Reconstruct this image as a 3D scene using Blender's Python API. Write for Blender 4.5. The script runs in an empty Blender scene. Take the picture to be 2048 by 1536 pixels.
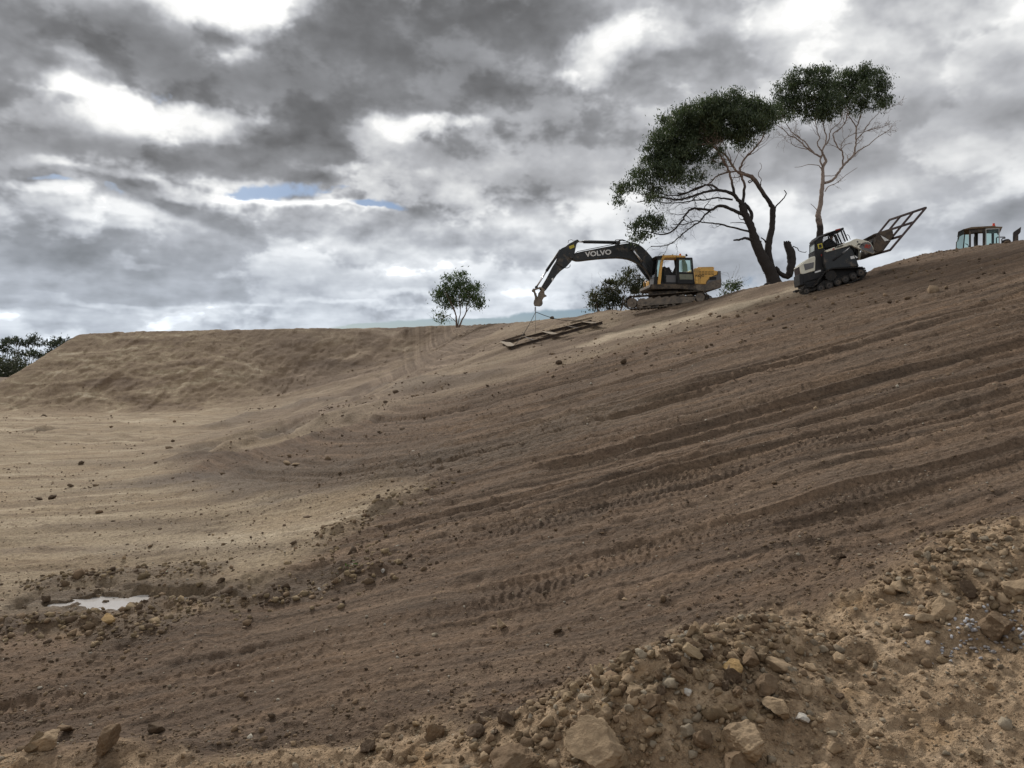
import bpy, bmesh, math, random
import numpy as np
from mathutils import Vector, Matrix, Euler, Quaternion

C = bpy.context.scene.collection
R = math.radians
FPX = 1536.0          # focal length in pixels of the 2048 px wide photograph
CX, HOR = 1024.0, 748.0

# ------------------------------------------------------------------ camera
cam_d = bpy.data.cameras.new("camera")
cam_d.sensor_width = 36.0
cam_d.lens = 27.0
cam_d.shift_y = -(768.0 - HOR) / 2048.0
cam_d.clip_start = 0.05
cam_d.clip_end = 12000
cam = bpy.data.objects.new("camera", cam_d)
cam.rotation_euler = (R(90), 0, 0)
C.objects.link(cam)
bpy.context.scene.camera = cam

# ------------------------------------------------------------------ sun, exposure
SUN_AZ, SUN_EL = R(-26), R(33)
sd = bpy.data.lights.new("sun", 'SUN')
sd.energy = 2.8
sd.angle = R(7)
sd.color = (1.0, 0.95, 0.88)
sun = bpy.data.objects.new("sun", sd)
sv = Vector((math.sin(SUN_AZ) * math.cos(SUN_EL), math.cos(SUN_AZ) * math.cos(SUN_EL), math.sin(SUN_EL)))
sun.rotation_euler = sv.to_track_quat('Z', 'Y').to_euler()
sun.location = sv * 200
C.objects.link(sun)
sc = bpy.context.scene
sc.view_settings.view_transform = 'Standard'
sc.view_settings.look = 'None'
sc.view_settings.exposure = 0.0
sc.view_settings.gamma = 1.0
sc.view_settings.use_curve_mapping = False
sc.cycles.max_bounces = 6
sc.cycles.transparent_max_bounces = 12


class NT:
    """small helper to write node trees"""
    def __init__(s, tree):
        s.t = tree; s.n = tree.nodes; s.l = tree.links
    def node(s, typ, **kw):
        n = s.n.new(typ)
        for k, v in kw.items():
            setattr(n, k, v)
        return n
    def put(s, sock, v):
        if v is None: return
        if isinstance(v, bpy.types.NodeSocket): s.l.new(v, sock)
        elif isinstance(v, bpy.types.Node): s.l.new(v.outputs[0], sock)
        else:
            if hasattr(sock, 'default_value'):
                if sock.type == 'RGBA' and len(v) == 3: v = (*v, 1)
                sock.default_value = v
    def math(s, op, a, b=None, c=None, clamp=False):
        n = s.node('ShaderNodeMath', operation=op, use_clamp=clamp)
        s.put(n.inputs[0], a); s.put(n.inputs[1], b); s.put(n.inputs[2], c)
        return n.outputs[0]
    def vec(s, op, a, b=None, scale=None):
        n = s.node('ShaderNodeVectorMath', operation=op)
        s.put(n.inputs[0], a)
        if b is not None: s.put(n.inputs[1], b)
        if scale is not None: s.put(n.inputs['Scale'], scale)
        return n.outputs['Value'] if op in ('LENGTH', 'DISTANCE', 'DOT_PRODUCT') else n.outputs[0]
    def noise(s, v, scale, detail=4, rough=0.5, lac=2.0, dist=0.0, out='Fac'):
        n = s.node('ShaderNodeTexNoise')
        s.put(n.inputs['Vector'], v)
        n.inputs['Scale'].default_value = scale; n.inputs['Detail'].default_value = detail
        n.inputs['Roughness'].default_value = rough; n.inputs['Lacunarity'].default_value = lac
        n.inputs['Distortion'].default_value = dist
        return n.outputs[out]
    def ramp(s, fac, stops, interp='LINEAR'):
        n = s.node('ShaderNodeValToRGB'); n.color_ramp.interpolation = interp
        e = n.color_ramp.elements
        while len(e) > 1: e.remove(e[-1])
        e[0].position = stops[0][0]; e[0].color = (*stops[0][1], 1) if len(stops[0][1]) == 3 else stops[0][1]
        for p, c in stops[1:]:
            x = e.new(p); x.color = (*c, 1) if len(c) == 3 else c
        s.put(n.inputs[0], fac)
        return n.outputs[0]
    def maprange(s, v, a, b, c, d, smooth=False):
        n = s.node('ShaderNodeMapRange')
        if smooth: n.interpolation_type = 'SMOOTHSTEP'
        s.put(n.inputs[0], v)
        for i, q in enumerate((a, b, c, d)): s.put(n.inputs[i + 1], q)
        return n.outputs[0]
    def mix(s, f, a, b, mode='MIX'):
        n = s.node('ShaderNodeMix', data_type='RGBA', blend_type=mode)
        s.put(n.inputs[0], f); s.put(n.inputs[6], a); s.put(n.inputs[7], b)
        return n.outputs[2]


# ------------------------------------------------------------------ world: Nishita sky behind a procedural cloud layer
def build_world():
    w = bpy.data.worlds.new("World"); sc.world = w; w.use_nodes = True
    k = NT(w.node_tree); k.n.clear()
    tc = k.node('ShaderNodeTexCoord').outputs['Generated']
    sep = k.node('ShaderNodeSeparateXYZ'); k.put(sep.inputs[0], tc)
    X, Y, Z = sep.outputs
    az = k.math('ARCTAN2', X, Y); el = k.math('ARCSINE', Z)
    comb = k.node('ShaderNodeCombineXYZ'); k.put(comb.inputs[0], az); k.put(comb.inputs[1], el)
    ae = comb.outputs[0]
    # cloud-layer coordinates: flattened towards the horizon
    zz = k.math('ADD', k.math('MAXIMUM', Z, 0.0), 0.16)
    cl = k.vec('DIVIDE', tc, None)
    cz = k.node('ShaderNodeCombineXYZ'); k.put(cz.inputs[0], zz); k.put(cz.inputs[1], zz); cz.inputs[2].default_value = 1.0
    dn = cl.node; k.put(dn.inputs[1], cz.outputs[0])
    lay = cl
    # ragged edges: warp of the direction coordinates
    w1 = k.noise(lay, 2.2, 2, 0.5, out='Color')
    w1 = k.vec('SCALE', k.vec('SUBTRACT', w1, (.5, .5, .5)), scale=0.16)
    w2 = k.noise(tc, 13.0, 4, 0.66, out='Color')
    w2 = k.vec('SCALE', k.vec('SUBTRACT', w2, (.5, .5, .5)), scale=0.070)
    wc = k.vec('ADD', ae, k.vec('MULTIPLY', k.vec('ADD', w1, w2), (1.0, 0.55, 0)))

    def blob(px, py, rx, ry, amp, rot=0.0, coord=wc):
        u = (px - CX) / FPX; s_ = (HOR - py) / FPX
        a = math.atan(u); e = math.atan(s_ * math.cos(a))
        m = k.node('ShaderNodeMapping', vector_type='TEXTURE')
        k.put(m.inputs['Vector'], coord)
        m.inputs['Location'].default_value = (a, e, 0)
        m.inputs['Rotation'].default_value = (0, 0, R(rot))
        m.inputs['Scale'].default_value = (rx / FPX * math.cos(a), ry / FPX, 1)
        l = k.vec('LENGTH', m.outputs[0])
        return k.maprange(l, 0.25, 1.45, amp, 0.0, True)

    L = k.maprange(k.noise(k.vec('ADD', lay, k.vec('SCALE', w2, scale=1.2)), 2.1, 4, 0.55), 0.25, 0.75, -0.22, 0.22)
    # puffs: lit along their upper edges, dull underneath
    tv = k.vec('MULTIPLY', k.vec('ADD', tc, k.vec('SCALE', w2, scale=.22)), (1, 1, 1.55))
    d0 = k.noise(tv, 6.3, 5, 0.56)
    d1 = k.noise(k.vec('ADD', tv, (-.006, 0, .038)), 6.3, 4, 0.56)
    emb = k.math('MULTIPLY', k.math('SUBTRACT', d0, d1), 1.9)
    L0 = L
    L = k.math('ADD', L, 0.0)
    L = k.math('ADD', L, k.maprange(d0, 0.46, 0.54, -0.13, 0.13, True))
    BL = [  # px, py, rx, ry, amplitude, rotation : dark bodies
        (270, 110, 300, 66, -.50, -16), (500, 150, 210, 75, -.34, -8), (780, 150, 300, 95, -.52, -6),
        (700, 70, 240, 50, -.28, 0), (900, 40, 260, 45, -.30, 0), (740, 210, 220, 45, -.30, -10), (1030, 120, 160, 55, -.20, 0),
        (20, 150, 90, 100, -.22, 0), (40, 300, 150, 60, -.30, 0), (330, 312, 300, 34, -.34, -3),
        (570, 275, 170, 42, -.32, 6), (960, 345, 200, 45, -.30, -8), (860, 320, 110, 26, -.22, 0), (30, 370, 90, 50, -.24, 0),
        (1180, 260, 200, 90, -.22, -8), (1480, 80, 120, 60, -.06, 0), (1340, 130, 120, 60, -.10, 0), (1900, 235, 300, 40, -.16, 4),
        (1980, 130, 110, 60, -.14, 0), (1080, 60, 160, 60, -.30, 0), (1650, 330, 220, 50, -.12, 0), (1150, 350, 200, 60, -.18, -6),
        (440, 425, 120, 32, -.30, 0), (600, 468, 110, 36, -.30, 0), (80, 440, 110, 26, -.22, 0),
        (230, 510, 260, 40, -.22, 0), (520, 560, 330, 44, -.20, 0), (120, 580, 200, 36, -.14, 0), (400, 500, 130, 26, -.12, 0),
        (1480, 540, 240, 40, -.10, 0), (850, 560, 220, 26, -.12, 0), (1850, 420, 260, 30, -.06, 0),
        # bright gaps and lit edges
        (440, 5, 125, 38, 1.0, 0), (550, -25, 90, 40, .6, 0), (470, 85, 60, 24, .42, 20), (110, 95, 80, 28, .36, -24), (180, 130, 90, 20, .2, -24),
        (320, 222, 205, 26, .52, -4), (180, 200, 80, 20, .4, 0), (420, 240, 90, 26, .4, 0), (790, 250, 90, 30, .46, 0), (905, 266, 70, 26, .6, 0),
        (640, 322, 50, 16, .34, 0), (150, 330, 120, 16, .26, 0), (480, 355, 130, 12, .34, 0), (420, 388, 230, 12, .45, -4),
        (560, 410, 160, 14, .40, 0), (270, 440, 130, 24, .44, 0), (90, 400, 90, 16, .36, 0), (800, 450, 230, 36, .22, 0),
        (700, 420, 110, 12, .24, 0), (240, 475, 80, 16, .36, 0), (300, 534, 60, 14, .34, 0), (690, 490, 60, 20, .26, 0),
        (250, 608, 170, 12, .26, 0), (60, 640, 120, 16, .2, 0), (720, 622, 330, 10, .22, 0), (1000, 600, 300, 16, .22, 0),
        (1190, 120, 90, 44, .40, 30), (1270, 90, 110, 40, .40, 10), (1150, 160, 60, 50, .26, 0), (1640, 40, 150, 50, .36, 0), (1560, 25, 130, 30, .3, 0),
        (1990, 15, 90, 26, .40, 0), (1800, 160, 140, 34, .16, 0), (1930, 350, 150, 50, .16, 0), (1180, 440, 220, 40, .24, 0),
        (1060, 470, 120, 30, .2, 0), (1500, 400, 120, 34, .18, 0), (1800, 60, 100, 30, .16, 0), (1650, 110, 60, 40, .14, 0)]
    blob_c = k.math('SUBTRACT', 1.0, blob(1650, 330, 560, 330, .45))
    S = None
    for b in BL:
        if b[4] < 0 and b[1] > 330: b = b[:4] + (b[4] * .68,) + b[5:]
        q = blob(*b)
        S = q if S is None else k.math('ADD', S, q)
    # overlapping bodies saturate instead of adding up without end
    S = k.math('MULTIPLY', S, 1.35)
    neg = k.math('MINIMUM', S, 0.0)
    neg = k.math('DIVIDE', neg, k.math('SUBTRACT', 1.0, k.math('MULTIPLY', neg, 1.35)))
    S = k.math('ADD', k.math('MULTIPLY', k.math('MAXIMUM', S, 0.0), 0.62), neg)
    calm = k.maprange(S, -.42, -.05, .30, 1.0)
    calm = k.math('MULTIPLY', calm, blob_c)
    L = k.math('ADD', k.math('MULTIPLY', k.math('ADD', L, emb), calm), k.math('ADD', S, k.maprange(el, .05, .30, .655, .60)))
    # open sky between the clouds
    G = None
    for b in [(552, 382, 92, 26, 1.2, 4), (500, 376, 60, 7, .9, 0), (620, 372, 40, 8, .8, 0), (752, 414, 62, 13, 1.0, 3), (105, 376, 36, 9, .8, 0),
              (232, 396, 22, 8, .6, 0), (345, 198, 26, 9, .6, 12)]:
        q = blob(*b)
        G = q if G is None else k.math('MAXIMUM', G, q)
    # clear strip low over the crest
    st = None
    w3 = k.vec('ADD', ae, k.vec('MULTIPLY', k.vec('ADD', w1, w2), (1.0, 0.10, 0)))
    for b in [(1000, 648, 250, 14, 1.2, 2), (850, 655, 200, 9, 1.0, 2), (1120, 636, 120, 18, 1.1, 0), (1560, 560, 160, 30, .34, 0)]:
        q = blob(*b, coord=w3)
        st = q if st is None else k.math('MAXIMUM', st, q)
    G = k.math('MAXIMUM', G, k.math('MULTIPLY', st, 1.35))
    gap = k.maprange(k.math('ADD', G, k.maprange(k.noise(tc, 30, 3, .7), .3, .7, -.26, .26)), 0.30, 1.0, 0.0, 0.95, True)
    Lc = k.math('MAXIMUM', L, 0.0)
    col = k.ramp(Lc, [(0.0, (.115, .116, .120)), (.10, (.155, .157, .163)), (.32, (.29, .296, .312)), (.55, (.49, .50, .525)),
                      (.75, (.72, .73, .74)), (.95, (.98, .98, .97))])
    # towards the horizon the cloud bases turn bluer and lighter
    low = k.maprange(el, 0.0, 0.26, 1.0, 0.0, True)
    col = k.mix(k.math('MULTIPLY', low, 0.55), col, k.mix(1.0, col, (0.86, 0.98, 1.16), 'MULTIPLY'))
    col = k.mix(k.math('MULTIPLY', low, 0.48), col, (0.53, 0.585, 0.65))
    boost = k.maprange(L, 1.0, 1.6, 1.0, 2.6)
    sky = k.node('ShaderNodeTexSky'); sky.sky_type = 'NISHITA'; sky.sun_disc = False
    sky.sun_elevation = SUN_EL; sky.sun_rotation = SUN_AZ
    sky.air_density = 1.0; sky.dust_density = 1.2; sky.ozone_density = 1.5
    b1 = k.node('ShaderNodeBackground'); k.put(b1.inputs[0], k.mix(1.0, sky.outputs[0], (.52, .66, .88), 'MULTIPLY')); b1.inputs[1].default_value = 0.06
    b2 = k.node('ShaderNodeBackground'); k.put(b2.inputs[0], col); k.put(b2.inputs[1], boost)
    mx = k.node('ShaderNodeMixShader'); k.put(mx.inputs[0], gap); k.l.new(b2.outputs[0], mx.inputs[1]); k.l.new(b1.outputs[0], mx.inputs[2])
    out = k.node('ShaderNodeOutputWorld'); k.l.new(mx.outputs[0], out.inputs[0])
    w.cycles.sampling_method = 'MANUAL'; w.cycles.sample_map_resolution = 512
build_world()

# ------------------------------------------------------------------ numpy noise
def _hash(ix, iy, seed):
    h = (ix.astype(np.int64) * 374761393 + iy.astype(np.int64) * 668265263 + seed * 1274126177) & 0xFFFFFFFF
    h = ((h ^ (h >> 13)) * 1274126177) & 0xFFFFFFFF
    h = (h ^ (h >> 16)) & 0xFFFF
    return (h / 65535.0).astype(np.float32)

def vnoise(x, y, seed=0):
    x = np.asarray(x, np.float64); y = np.asarray(y, np.float64)
    x, y = np.broadcast_arrays(x, y)
    ix = np.floor(x); iy = np.floor(y)
    fx = (x - ix).astype(np.float32); fy = (y - iy).astype(np.float32)
    fx = fx * fx * (3 - 2 * fx); fy = fy * fy * (3 - 2 * fy)
    a = _hash(ix, iy, seed); b = _hash(ix + 1, iy, seed)
    c = _hash(ix, iy + 1, seed); d = _hash(ix + 1, iy + 1, seed)
    return (a + (b - a) * fx) * (1 - fy) + (c + (d - c) * fx) * fy - 0.5     # -.5 .. .5

def fbm(x, y, octaves=3, seed=0, gain=0.5):
    r = 0; a = 1.0
    for o in range(octaves):
        r = r + a * vnoise(x * 2 ** o + 17.3 * o, y * 2 ** o - 9.1 * o, seed + o)
        a *= gain
    return r

def sstep(a, b, x):
    t = np.clip((x - a) / (b - a), 0, 1)
    return t * t * (3 - 2 * t)

def smax(a, b, k): return (a + b + np.sqrt((a - b) ** 2 + k * k)) / 2
def smin(a, b, k): return (a + b - np.sqrt((a - b) ** 2 + k * k)) / 2

# ------------------------------------------------------------------ the shape of the land (camera at the origin, metres)
SKY = np.array([(-5000, 826), (-110, 826), (0, 764), (60, 728), (100, 704), (150, 672), (165, 668), (250, 664), (300, 662), (400, 660),
    (640, 656), (700, 656), (830, 653), (880, 651), (940, 650), (1060, 641), (1110, 636), (1150, 632), (1175, 625),
    (1200, 621), (1260, 619), (1310, 612), (1400, 600), (1440, 590), (1480, 578), (1530, 568), (1560, 562), (1600, 560),
    (1650, 562), (1690, 556), (1730, 545), (1750, 534), (1790, 521), (1840, 508), (1880, 500), (1920, 494), (2048, 478),
    (2400, 432), (5000, 300)], float)

def z_front(x, y):
    pl = 0.27 * x + 0.144 * y - 4.9
    pl = pl - 2.1 * sstep(32, 60, y) * sstep(2, -14, x)
    fl = -4.2 + 0.36 * sstep(45, 72, y) + 0 * x
    face = -3.84 + 0.56 * (y - 72)
    face = np.where(y < 60, -20.0, face)
    z = smax(pl, fl, 1.1)
    z = smax(z, np.minimum(face, 40), 0.9)
    return z

_us = np.concatenate([np.linspace(-6, -1, 60)[:-1], np.linspace(-1, 1, 1400), np.linspace(1, 6, 60)[1:]])
_sc = (HOR - np.interp(CX + _us * FPX, SKY[:, 0], SKY[:, 1])) / FPX
_yc = np.full_like(_us, 95.0)
_yy = np.linspace(9, 95, 3000)
for i, u in enumerate(_us):
    d = z_front(u * _yy, _yy) - _sc[i] * _yy
    j = np.nonzero((d[:-1] < 0) & (d[1:] >= 0))[0]
    if len(j): _yc[i] = _yy[j[-1]]
_kk = np.ones(7) / 7
_zc = _sc * _yc

def base_z(x, y):
    x = np.asarray(x, float); y = np.asarray(y, float)
    u = x / np.maximum(y, 3.0)
    z = z_front(x, y)
    zc = np.interp(u, _us, _zc); yc = np.interp(u, _us, _yc)
    over = np.maximum(y - yc, 0)
    px = CX + u * FPX
    leftside = sstep(190, 130, px)
    rightside = sstep(1590, 1680, px)
    cap = zc - leftside * 0.6 * np.maximum(over - 1.0, 0) - rightside * 0.36 * np.minimum(over, 14) - 0.02 * over
    cap = np.maximum(cap, -3.6)
    z = smin(z, cap, 0.12)
    # the spoil ground falls away from under the photographer
    z = -1.9 + (z + 1.9) * sstep(1.0, 5.4, y)
    z = z + (-2.6 - z) * sstep(100, 170, y)
    z = z + 1.5 * sstep(170, 260, y)
    return z

def px_to_xy(px, py, zfun=None, y0=4.0, y1=130.0):
    """where the line of sight through that pixel meets the ground"""
    zfun = zfun or base_z
    u = (px - CX) / FPX; s = (HOR - py) / FPX
    yy = np.geomspace(y0, y1, 4000)
    d = zfun(u * yy, yy) - s * yy
    j = np.nonzero(d >= 0)[0]
    y = yy[j[0]] if len(j) else y1
    return u * y, y

def gpoly(pts):  return [px_to_xy(*p) for p in pts]

def seg_dist(x, y, pts, sx=1.0, sy=1.0):
    """distance to a polyline on the ground"""
    d = np.full(np.shape(x), 1e9)
    for (ax, ay), (bx, by) in zip(pts[:-1], pts[1:]):
        vx, vy = (bx - ax) * sx, (by - ay) * sy
        wx, wy = (x - ax) * sx, (y - ay) * sy
        t = np.clip((wx * vx + wy * vy) / (vx * vx + vy * vy + 1e-9), 0, 1)
        d = np.minimum(d, np.hypot(wx - t * vx, wy - t * vy))
    return d

# landmarks, converted once from lines of sight to ground positions
PILE_EDGE = gpoly([(-900, 1560), (0, 1500), (250, 1512), (500, 1525), (700, 1505), (850, 1472), (1000, 1432), (1200, 1368), (1330, 1312),
                   (1480, 1240), (1700, 1195), (1800, 1150), (1880, 1122), (2048, 1085), (2700, 1020)])
FLOOR_EDGE = gpoly([(-600, 1300), (0, 1232), (200, 1225), (420, 1205), (560, 1165), (640, 1085), (720, 1040), (830, 985), (820, 960), (600, 975),
                    (440, 965), (330, 962), (370, 915), (520, 890), (690, 850), (850, 800), (1010, 765), (1200, 712), (1330, 672), (1500, 620), (1600, 592), (1640, 570)])
_pe = np.array(PILE_EDGE); _pex = _pe[np.argsort(_pe[:, 0])]
_FE = np.array(FLOOR_EDGE)
_FP = np.vstack([_FE, [(40, 200), (-400, 200), (-400, 12)]])

def inside(x, y, poly):
    x = np.asarray(x, float); y = np.asarray(y, float)
    c = np.zeros(x.shape, bool)
    n = len(poly)
    for i in range(n):
        x1, y1 = poly[i]; x2, y2 = poly[(i + 1) % n]
        cond = (y1 > y) != (y2 > y)
        c ^= cond & (x < (x2 - x1) * (y - y1) / (y2 - y1 + 1e-12) + x1)
    return c

def pale_mask(x, y):
    """1 on the pale pit floor and far bank, 0 on the brown battered slope"""
    wob = 0.5 * fbm(x * 0.9, y * 0.9, 3, 55)
    d = seg_dist(x, y, FLOOR_EDGE)
    s = np.where(inside(x, y, _FP), 1.0, -1.0)
    w = 0.25 + 0.03 * y
    return sstep(-w, w, s * d + wob * (0.4 + 0.06 * y))

def pile_mask(x, y):
    ye = np.interp(x, _pex[:, 0], _pex[:, 1])
    return sstep(0.35, -0.35, y - ye + 0.9 * fbm(x * 1.3, y * 1.3, 3, 77))

def track_w(x, y):
    k = 0.6 * sstep(-1.0, -13.0, x)
    return y - (y - 14.0) * k

rngT = np.random.RandomState(5)
TRACKS = []   # (w0, half width, depth, x0, x1, lugs)
for px, py, hw, dep, xa, xb, lug in [
        (300, 1372, .30, .09, -7, -1.5, 1), (620, 1288, .26, .07, -5, 1.5, 1), (900, 1178, .22, .05, -4, 3, 0), (1000, 1215, .24, .05, -1.5, 2.8, 1),
        (1250, 1130, .26, .09, -1, 9, 1), (1560, 1030, .22, .07, 0, 11, 1), (1100, 1050, .26, .10, -1.2, 5, 1), (1130, 1012, .24, .08, 0, 8, 1),
        (1500, 930, .28, .14, -2, 13, 0), (1650, 900, .26, .12, 1, 15, 1), (1250, 950, .26, .12, -4, 13, 0), (1750, 830, .30, .15, 1, 15, 0),
        (1560, 820, .30, .12, 0, 15, 0), (1850, 760, .3, .12, 2, 18, 0), (1300, 830, .24, .10, -6, 16, 0), (1500, 740, .28, .12, -4, 20, 0),
        (1800, 1000, .22, .09, 3, 12, 1), (1700, 700, .3, .12, 3, 22, 0), (1800, 640, .34, .13, 3, 24, 0), (700, 950, .34, .12, -14, 2, 1),
        (640, 935, .3, .12, -14, 2, 0), (900, 920, .3, .1, -12, 6, 0), (800, 880, .34, .1, -14, 5, 0), (1050, 790, .3, .1, -8, 12, 0)]:
    gx, gy = px_to_xy(px, py)
    TRACKS.append((float(track_w(gx, gy)), hw, dep, xa, xb, lug))

PUD = gpoly([(150, 1197), (240, 1192), (330, 1193), (285, 1205), (230, 1212)])
PUD_C = px_to_xy(272, 1195)
PUD_Z = float(base_z(*PUD_C)) - 0.035
TRENCH = gpoly([(90, 1200), (240, 1200), (330, 1198), (450, 1192), (560, 1172), (640, 1150)])
BANK_IN = gpoly([(20, 1252), (120, 1250), (200, 1254), (290, 1262)])
BANK_R = gpoly([(300, 1222), (420, 1215), (520, 1200), (620, 1185), (740, 1150)])
BANK_B = gpoly([(110, 1168), (200, 1160), (300, 1155), (400, 1150)])
RIDGE = gpoly([(640, 1080), (720, 1040), (790, 1005), (835, 985)])
HOLE = px_to_xy(505, 872); HOLE2 = px_to_xy(600, 862)
FURROW = gpoly([(-150, 868), (0, 864), (60, 860), (118, 855)])
TOE = gpoly([(430, 856), (500, 832), (600, 808), (720, 792), (850, 770), (960, 755)])
DARKB = gpoly([(300, 962), (420, 955), (560, 950), (720, 952), (860, 940), (1000, 905), (1150, 850)])
FLOORB = [gpoly([(130, 1055), (300, 1050), (480, 1058)]), gpoly([(60, 1105), (330, 1098), (560, 1095)]), gpoly([(-60, 1010), (160, 1000)]), gpoly([(150, 925), (400, 915)])]
PADC = px_to_xy(1345, 612)
_pz1 = (HOR - 606) / FPX
EXC_Y = 43.6

def ground_z(x, y, detail=True):
    x = np.asarray(x, float); y = np.asarray(y, float)
    z = base_z(x, y)
    pile = pile_mask(x, y); pale = pale_mask(x, y)
    near = sstep(120, 95, y)
    # -- spoil heaps along the near edge of the slope
    for (px, py, rx, ry, h) in [(1330, 1440, .95, .55, .50), (1500, 1350, .62, .42, .44), (1200, 1530, 1.2, .6, .3), (950, 1520, .8, .35, .12),
                                (1500, 1500, 1.0, .6, .2), (1950, 1200, 1.2, .8, .22), (2048, 1120, 1.6, .8, .3), (200, 1530, 1.0, .35, .22), (500, 1555, .9, .3, .16),
                                (2000, 1310, .5, .25, .05), (1720, 1195, .5, .3, .08)]:
        gx, gy = HEAPS[(px, py)]
        z = z + h * np.exp(-((x - gx) / rx) ** 2 - ((y - gy) / ry) ** 2)
    # -- puddle trench and its mud banks
    local = (np.abs(y - 14) < 6)
    dT = seg_dist(x, y, TRENCH, 1, 1)
    z = z - 0.20 * sstep(0.75, 0.12, dT + 0.45 * fbm(x * 1.6, y * 1.6, 3, 12)) * local
    for line, h, wd, seed in ((BANK_IN, .13, .34, 31), (BANK_R, .20, .36, 32), (BANK_B, .10, .38, 33)):
        dB = seg_dist(x, y, line)
        z = z + h * np.exp(-(dB / wd) ** 2) * (0.75 + 1.3 * fbm(x * 2.6, y * 2.6, 3, seed)) * local
    dR = seg_dist(x, y, RIDGE)
    z = z + 0.16 * np.exp(-(dR / 0.42) ** 2) * (0.8 + 1.6 * fbm(x * 2, y * 2, 3, 41))
    # -- hollow in the pit floor, cut edge and far furrow
    for (cx, cy), rx, ry, dd in ((HOLE, 3.2, 2.6, .8), (HOLE2, 3.6, 2.4, .55)):
        r = np.hypot((x - cx) / rx, (y - cy) / ry) + 0.6 * fbm(x * .5, y * .5, 3, 8)
        z = z - dd * .55 * sstep(1.1, 0.4, r) + 0.10 * np.exp(-((r - 1.2) / .3) ** 2)
    z = z + 0.30 * np.exp(-(seg_dist(x, y, TOE) / 1.1) ** 2) * (.8 + .9 * fbm(x * .5, y * .5, 3, 140))
    z = z - 0.35 * sstep(0.9, 0.3, seg_dist(x, y, FURROW) + .5 * fbm(x * .7, y * .7, 2, 9))
    # -- pool under the standing water
    rp_ = np.hypot((x - PUD_C[0]) / 1.10, (y - PUD_C[1]) / .50) + .95 * fbm(x * 2.3, y * 4.6, 3, 13) + .05
    kp = sstep(1.15, .8, rp_)
    rim = sstep(1.0, 1.15, rp_) * (np.hypot(x - PUD_C[0], (y - PUD_C[1]) * 1.6) < 1.75)
    z = np.where(rim > 0, np.maximum(z, z + rim * (PUD_Z - .03 + .05 * fbm(x * 3, y * 3, 2, 17) - z)), z)
    z = z * (1 - kp) + (PUD_Z - .11 + .13 * np.maximum(fbm(x * 3.1, y * 4.5, 3, 113), -.2)) * kp
    u_ = x / np.maximum(y, 3.0); yc_ = np.interp(u_, _us, _yc)
    calm = .26 + .74 * sstep(.5, 6.0, np.abs(yc_ - y))
    if detail:
        # long machine tracks drawn across the slope
        w = track_w(x, y) + 0.16 * fbm(x * 0.12, y * 0.2, 2, 3)
        slope = (1 - pale) * (1 - pile) * near
        band = slope * (.30 * sstep(7.0, 9.0, y) + .70 * sstep(10.5, 15.0, y + .35 * x)) * (0.5 + 0.5 * sstep(-9, 2, x))
        scl = calm * (0.8 + .5 * sstep(10, 24, y))
        def rdg(n): return -2.0 * np.abs(n) + .3
        z = z + band * scl * (0.07 * vnoise(x * 0.03, w * 0.8, 21) + 0.035 * rdg(vnoise(x * 0.035, w * 1.7, 22)) + 0.045 * vnoise(x * 0.08, w * 3.4, 29)
                        + 0.055 * vnoise(x * 0.08, w * 6.4, 23) + 0.045 * rdg(vnoise(x * 0.09, w * 10.0, 25)) + 0.045 * vnoise(x * 0.15, w * 17.0, 24))
        for f_, a_, sd_ in ((.85, .060, 51), (2.1, .062, 52), (4.3, .044, 53), (8.1, .026, 54)):     # scarps left by the blade edge
            ph = w * f_ + .45 * f_ ** .5 * vnoise(x * .035, w * .2, sd_)
            n_ = np.floor(ph); fr = ph - n_
            on = sstep(-.15, .2, vnoise(x * .11 + n_ * 7.7, n_ * 3.1, sd_ + 5))
            z = z + band * calm * a_ * on * (sstep(0, .10, fr) * (1 - fr) )
        for i, (w0, hw, dep, xa, xb, lug) in enumerate(TRACKS):
            dep = dep * .60
            m = np.abs(w - w0) < hw * 2.2
            m &= (x > xa - 1) & (x < xb + 1) & (y < 60)
            if not m.any(): continue
            xm = x[m] if x.shape else x; dm = (w[m] if x.shape else w) - w0 + .05 * vnoise(xm * .3, xm * 0, 90 + i)
            a = sstep(xa, xa + 1.2, xm) * sstep(xb, xb - 1.2, xm) * (0.75 + .8 * vnoise(xm * .6, xm * 0 + i, 60))
            wear = 1.0
            prof = -dep * sstep(hw, hw * .75, np.abs(dm)) + dep * .55 * np.exp(-((np.abs(dm) - hw * 1.25) / (hw * .28)) ** 2)
            if lug:
                ph = (xm + .35 * np.abs(dm)) / 0.125
                tri = np.abs((ph - np.floor(ph)) - .5) * 2
                lm = sstep(-.15, .12, vnoise(xm * .7, xm * 0 + 3.3 * i, 61))
                prof = prof + .036 * sstep(.5, .8, tri) * sstep(hw, hw * .8, np.abs(dm)) * (.35 + .65 * lm)
            add = prof * a * (1 - (pile[m] if x.shape else pile))
            if x.shape: z[m] += add
            else: z = z + add
        # faint wheel marks on the pit floor
        fl = pale * near
        z = z + fl * sstep(70, 55, y) * (0.07 * vnoise(x * 0.09, y * 0.9, 26) + 0.07 * vnoise(x * .16, y * 2.6, 27) + 0.035 * vnoise(x * .4, y * 7, 28))
        # clods and crumbs
        rough = (0.35 + 0.65 * sstep(-.15, .25, fbm(x * .5, y * .5, 2, 70)))
        n1 = fbm(x * 4.2, y * 4.2, 3, 80)
        n2 = fbm(x * 11, y * 11, 2, 85)
        amp = np.where(y > 1, 1.0, 1.0) * near
        z = z + amp * (0.048 * n1 + 0.030 * np.maximum(n2, -.1)) * (rough * (1 - .3 * pale) + .85 * pile)
        z = z + amp * 0.05 * sstep(.22, .42, fbm(x * 3.1, y * 3.1, 2, 91)) * (.6 + .9 * pile)
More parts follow.
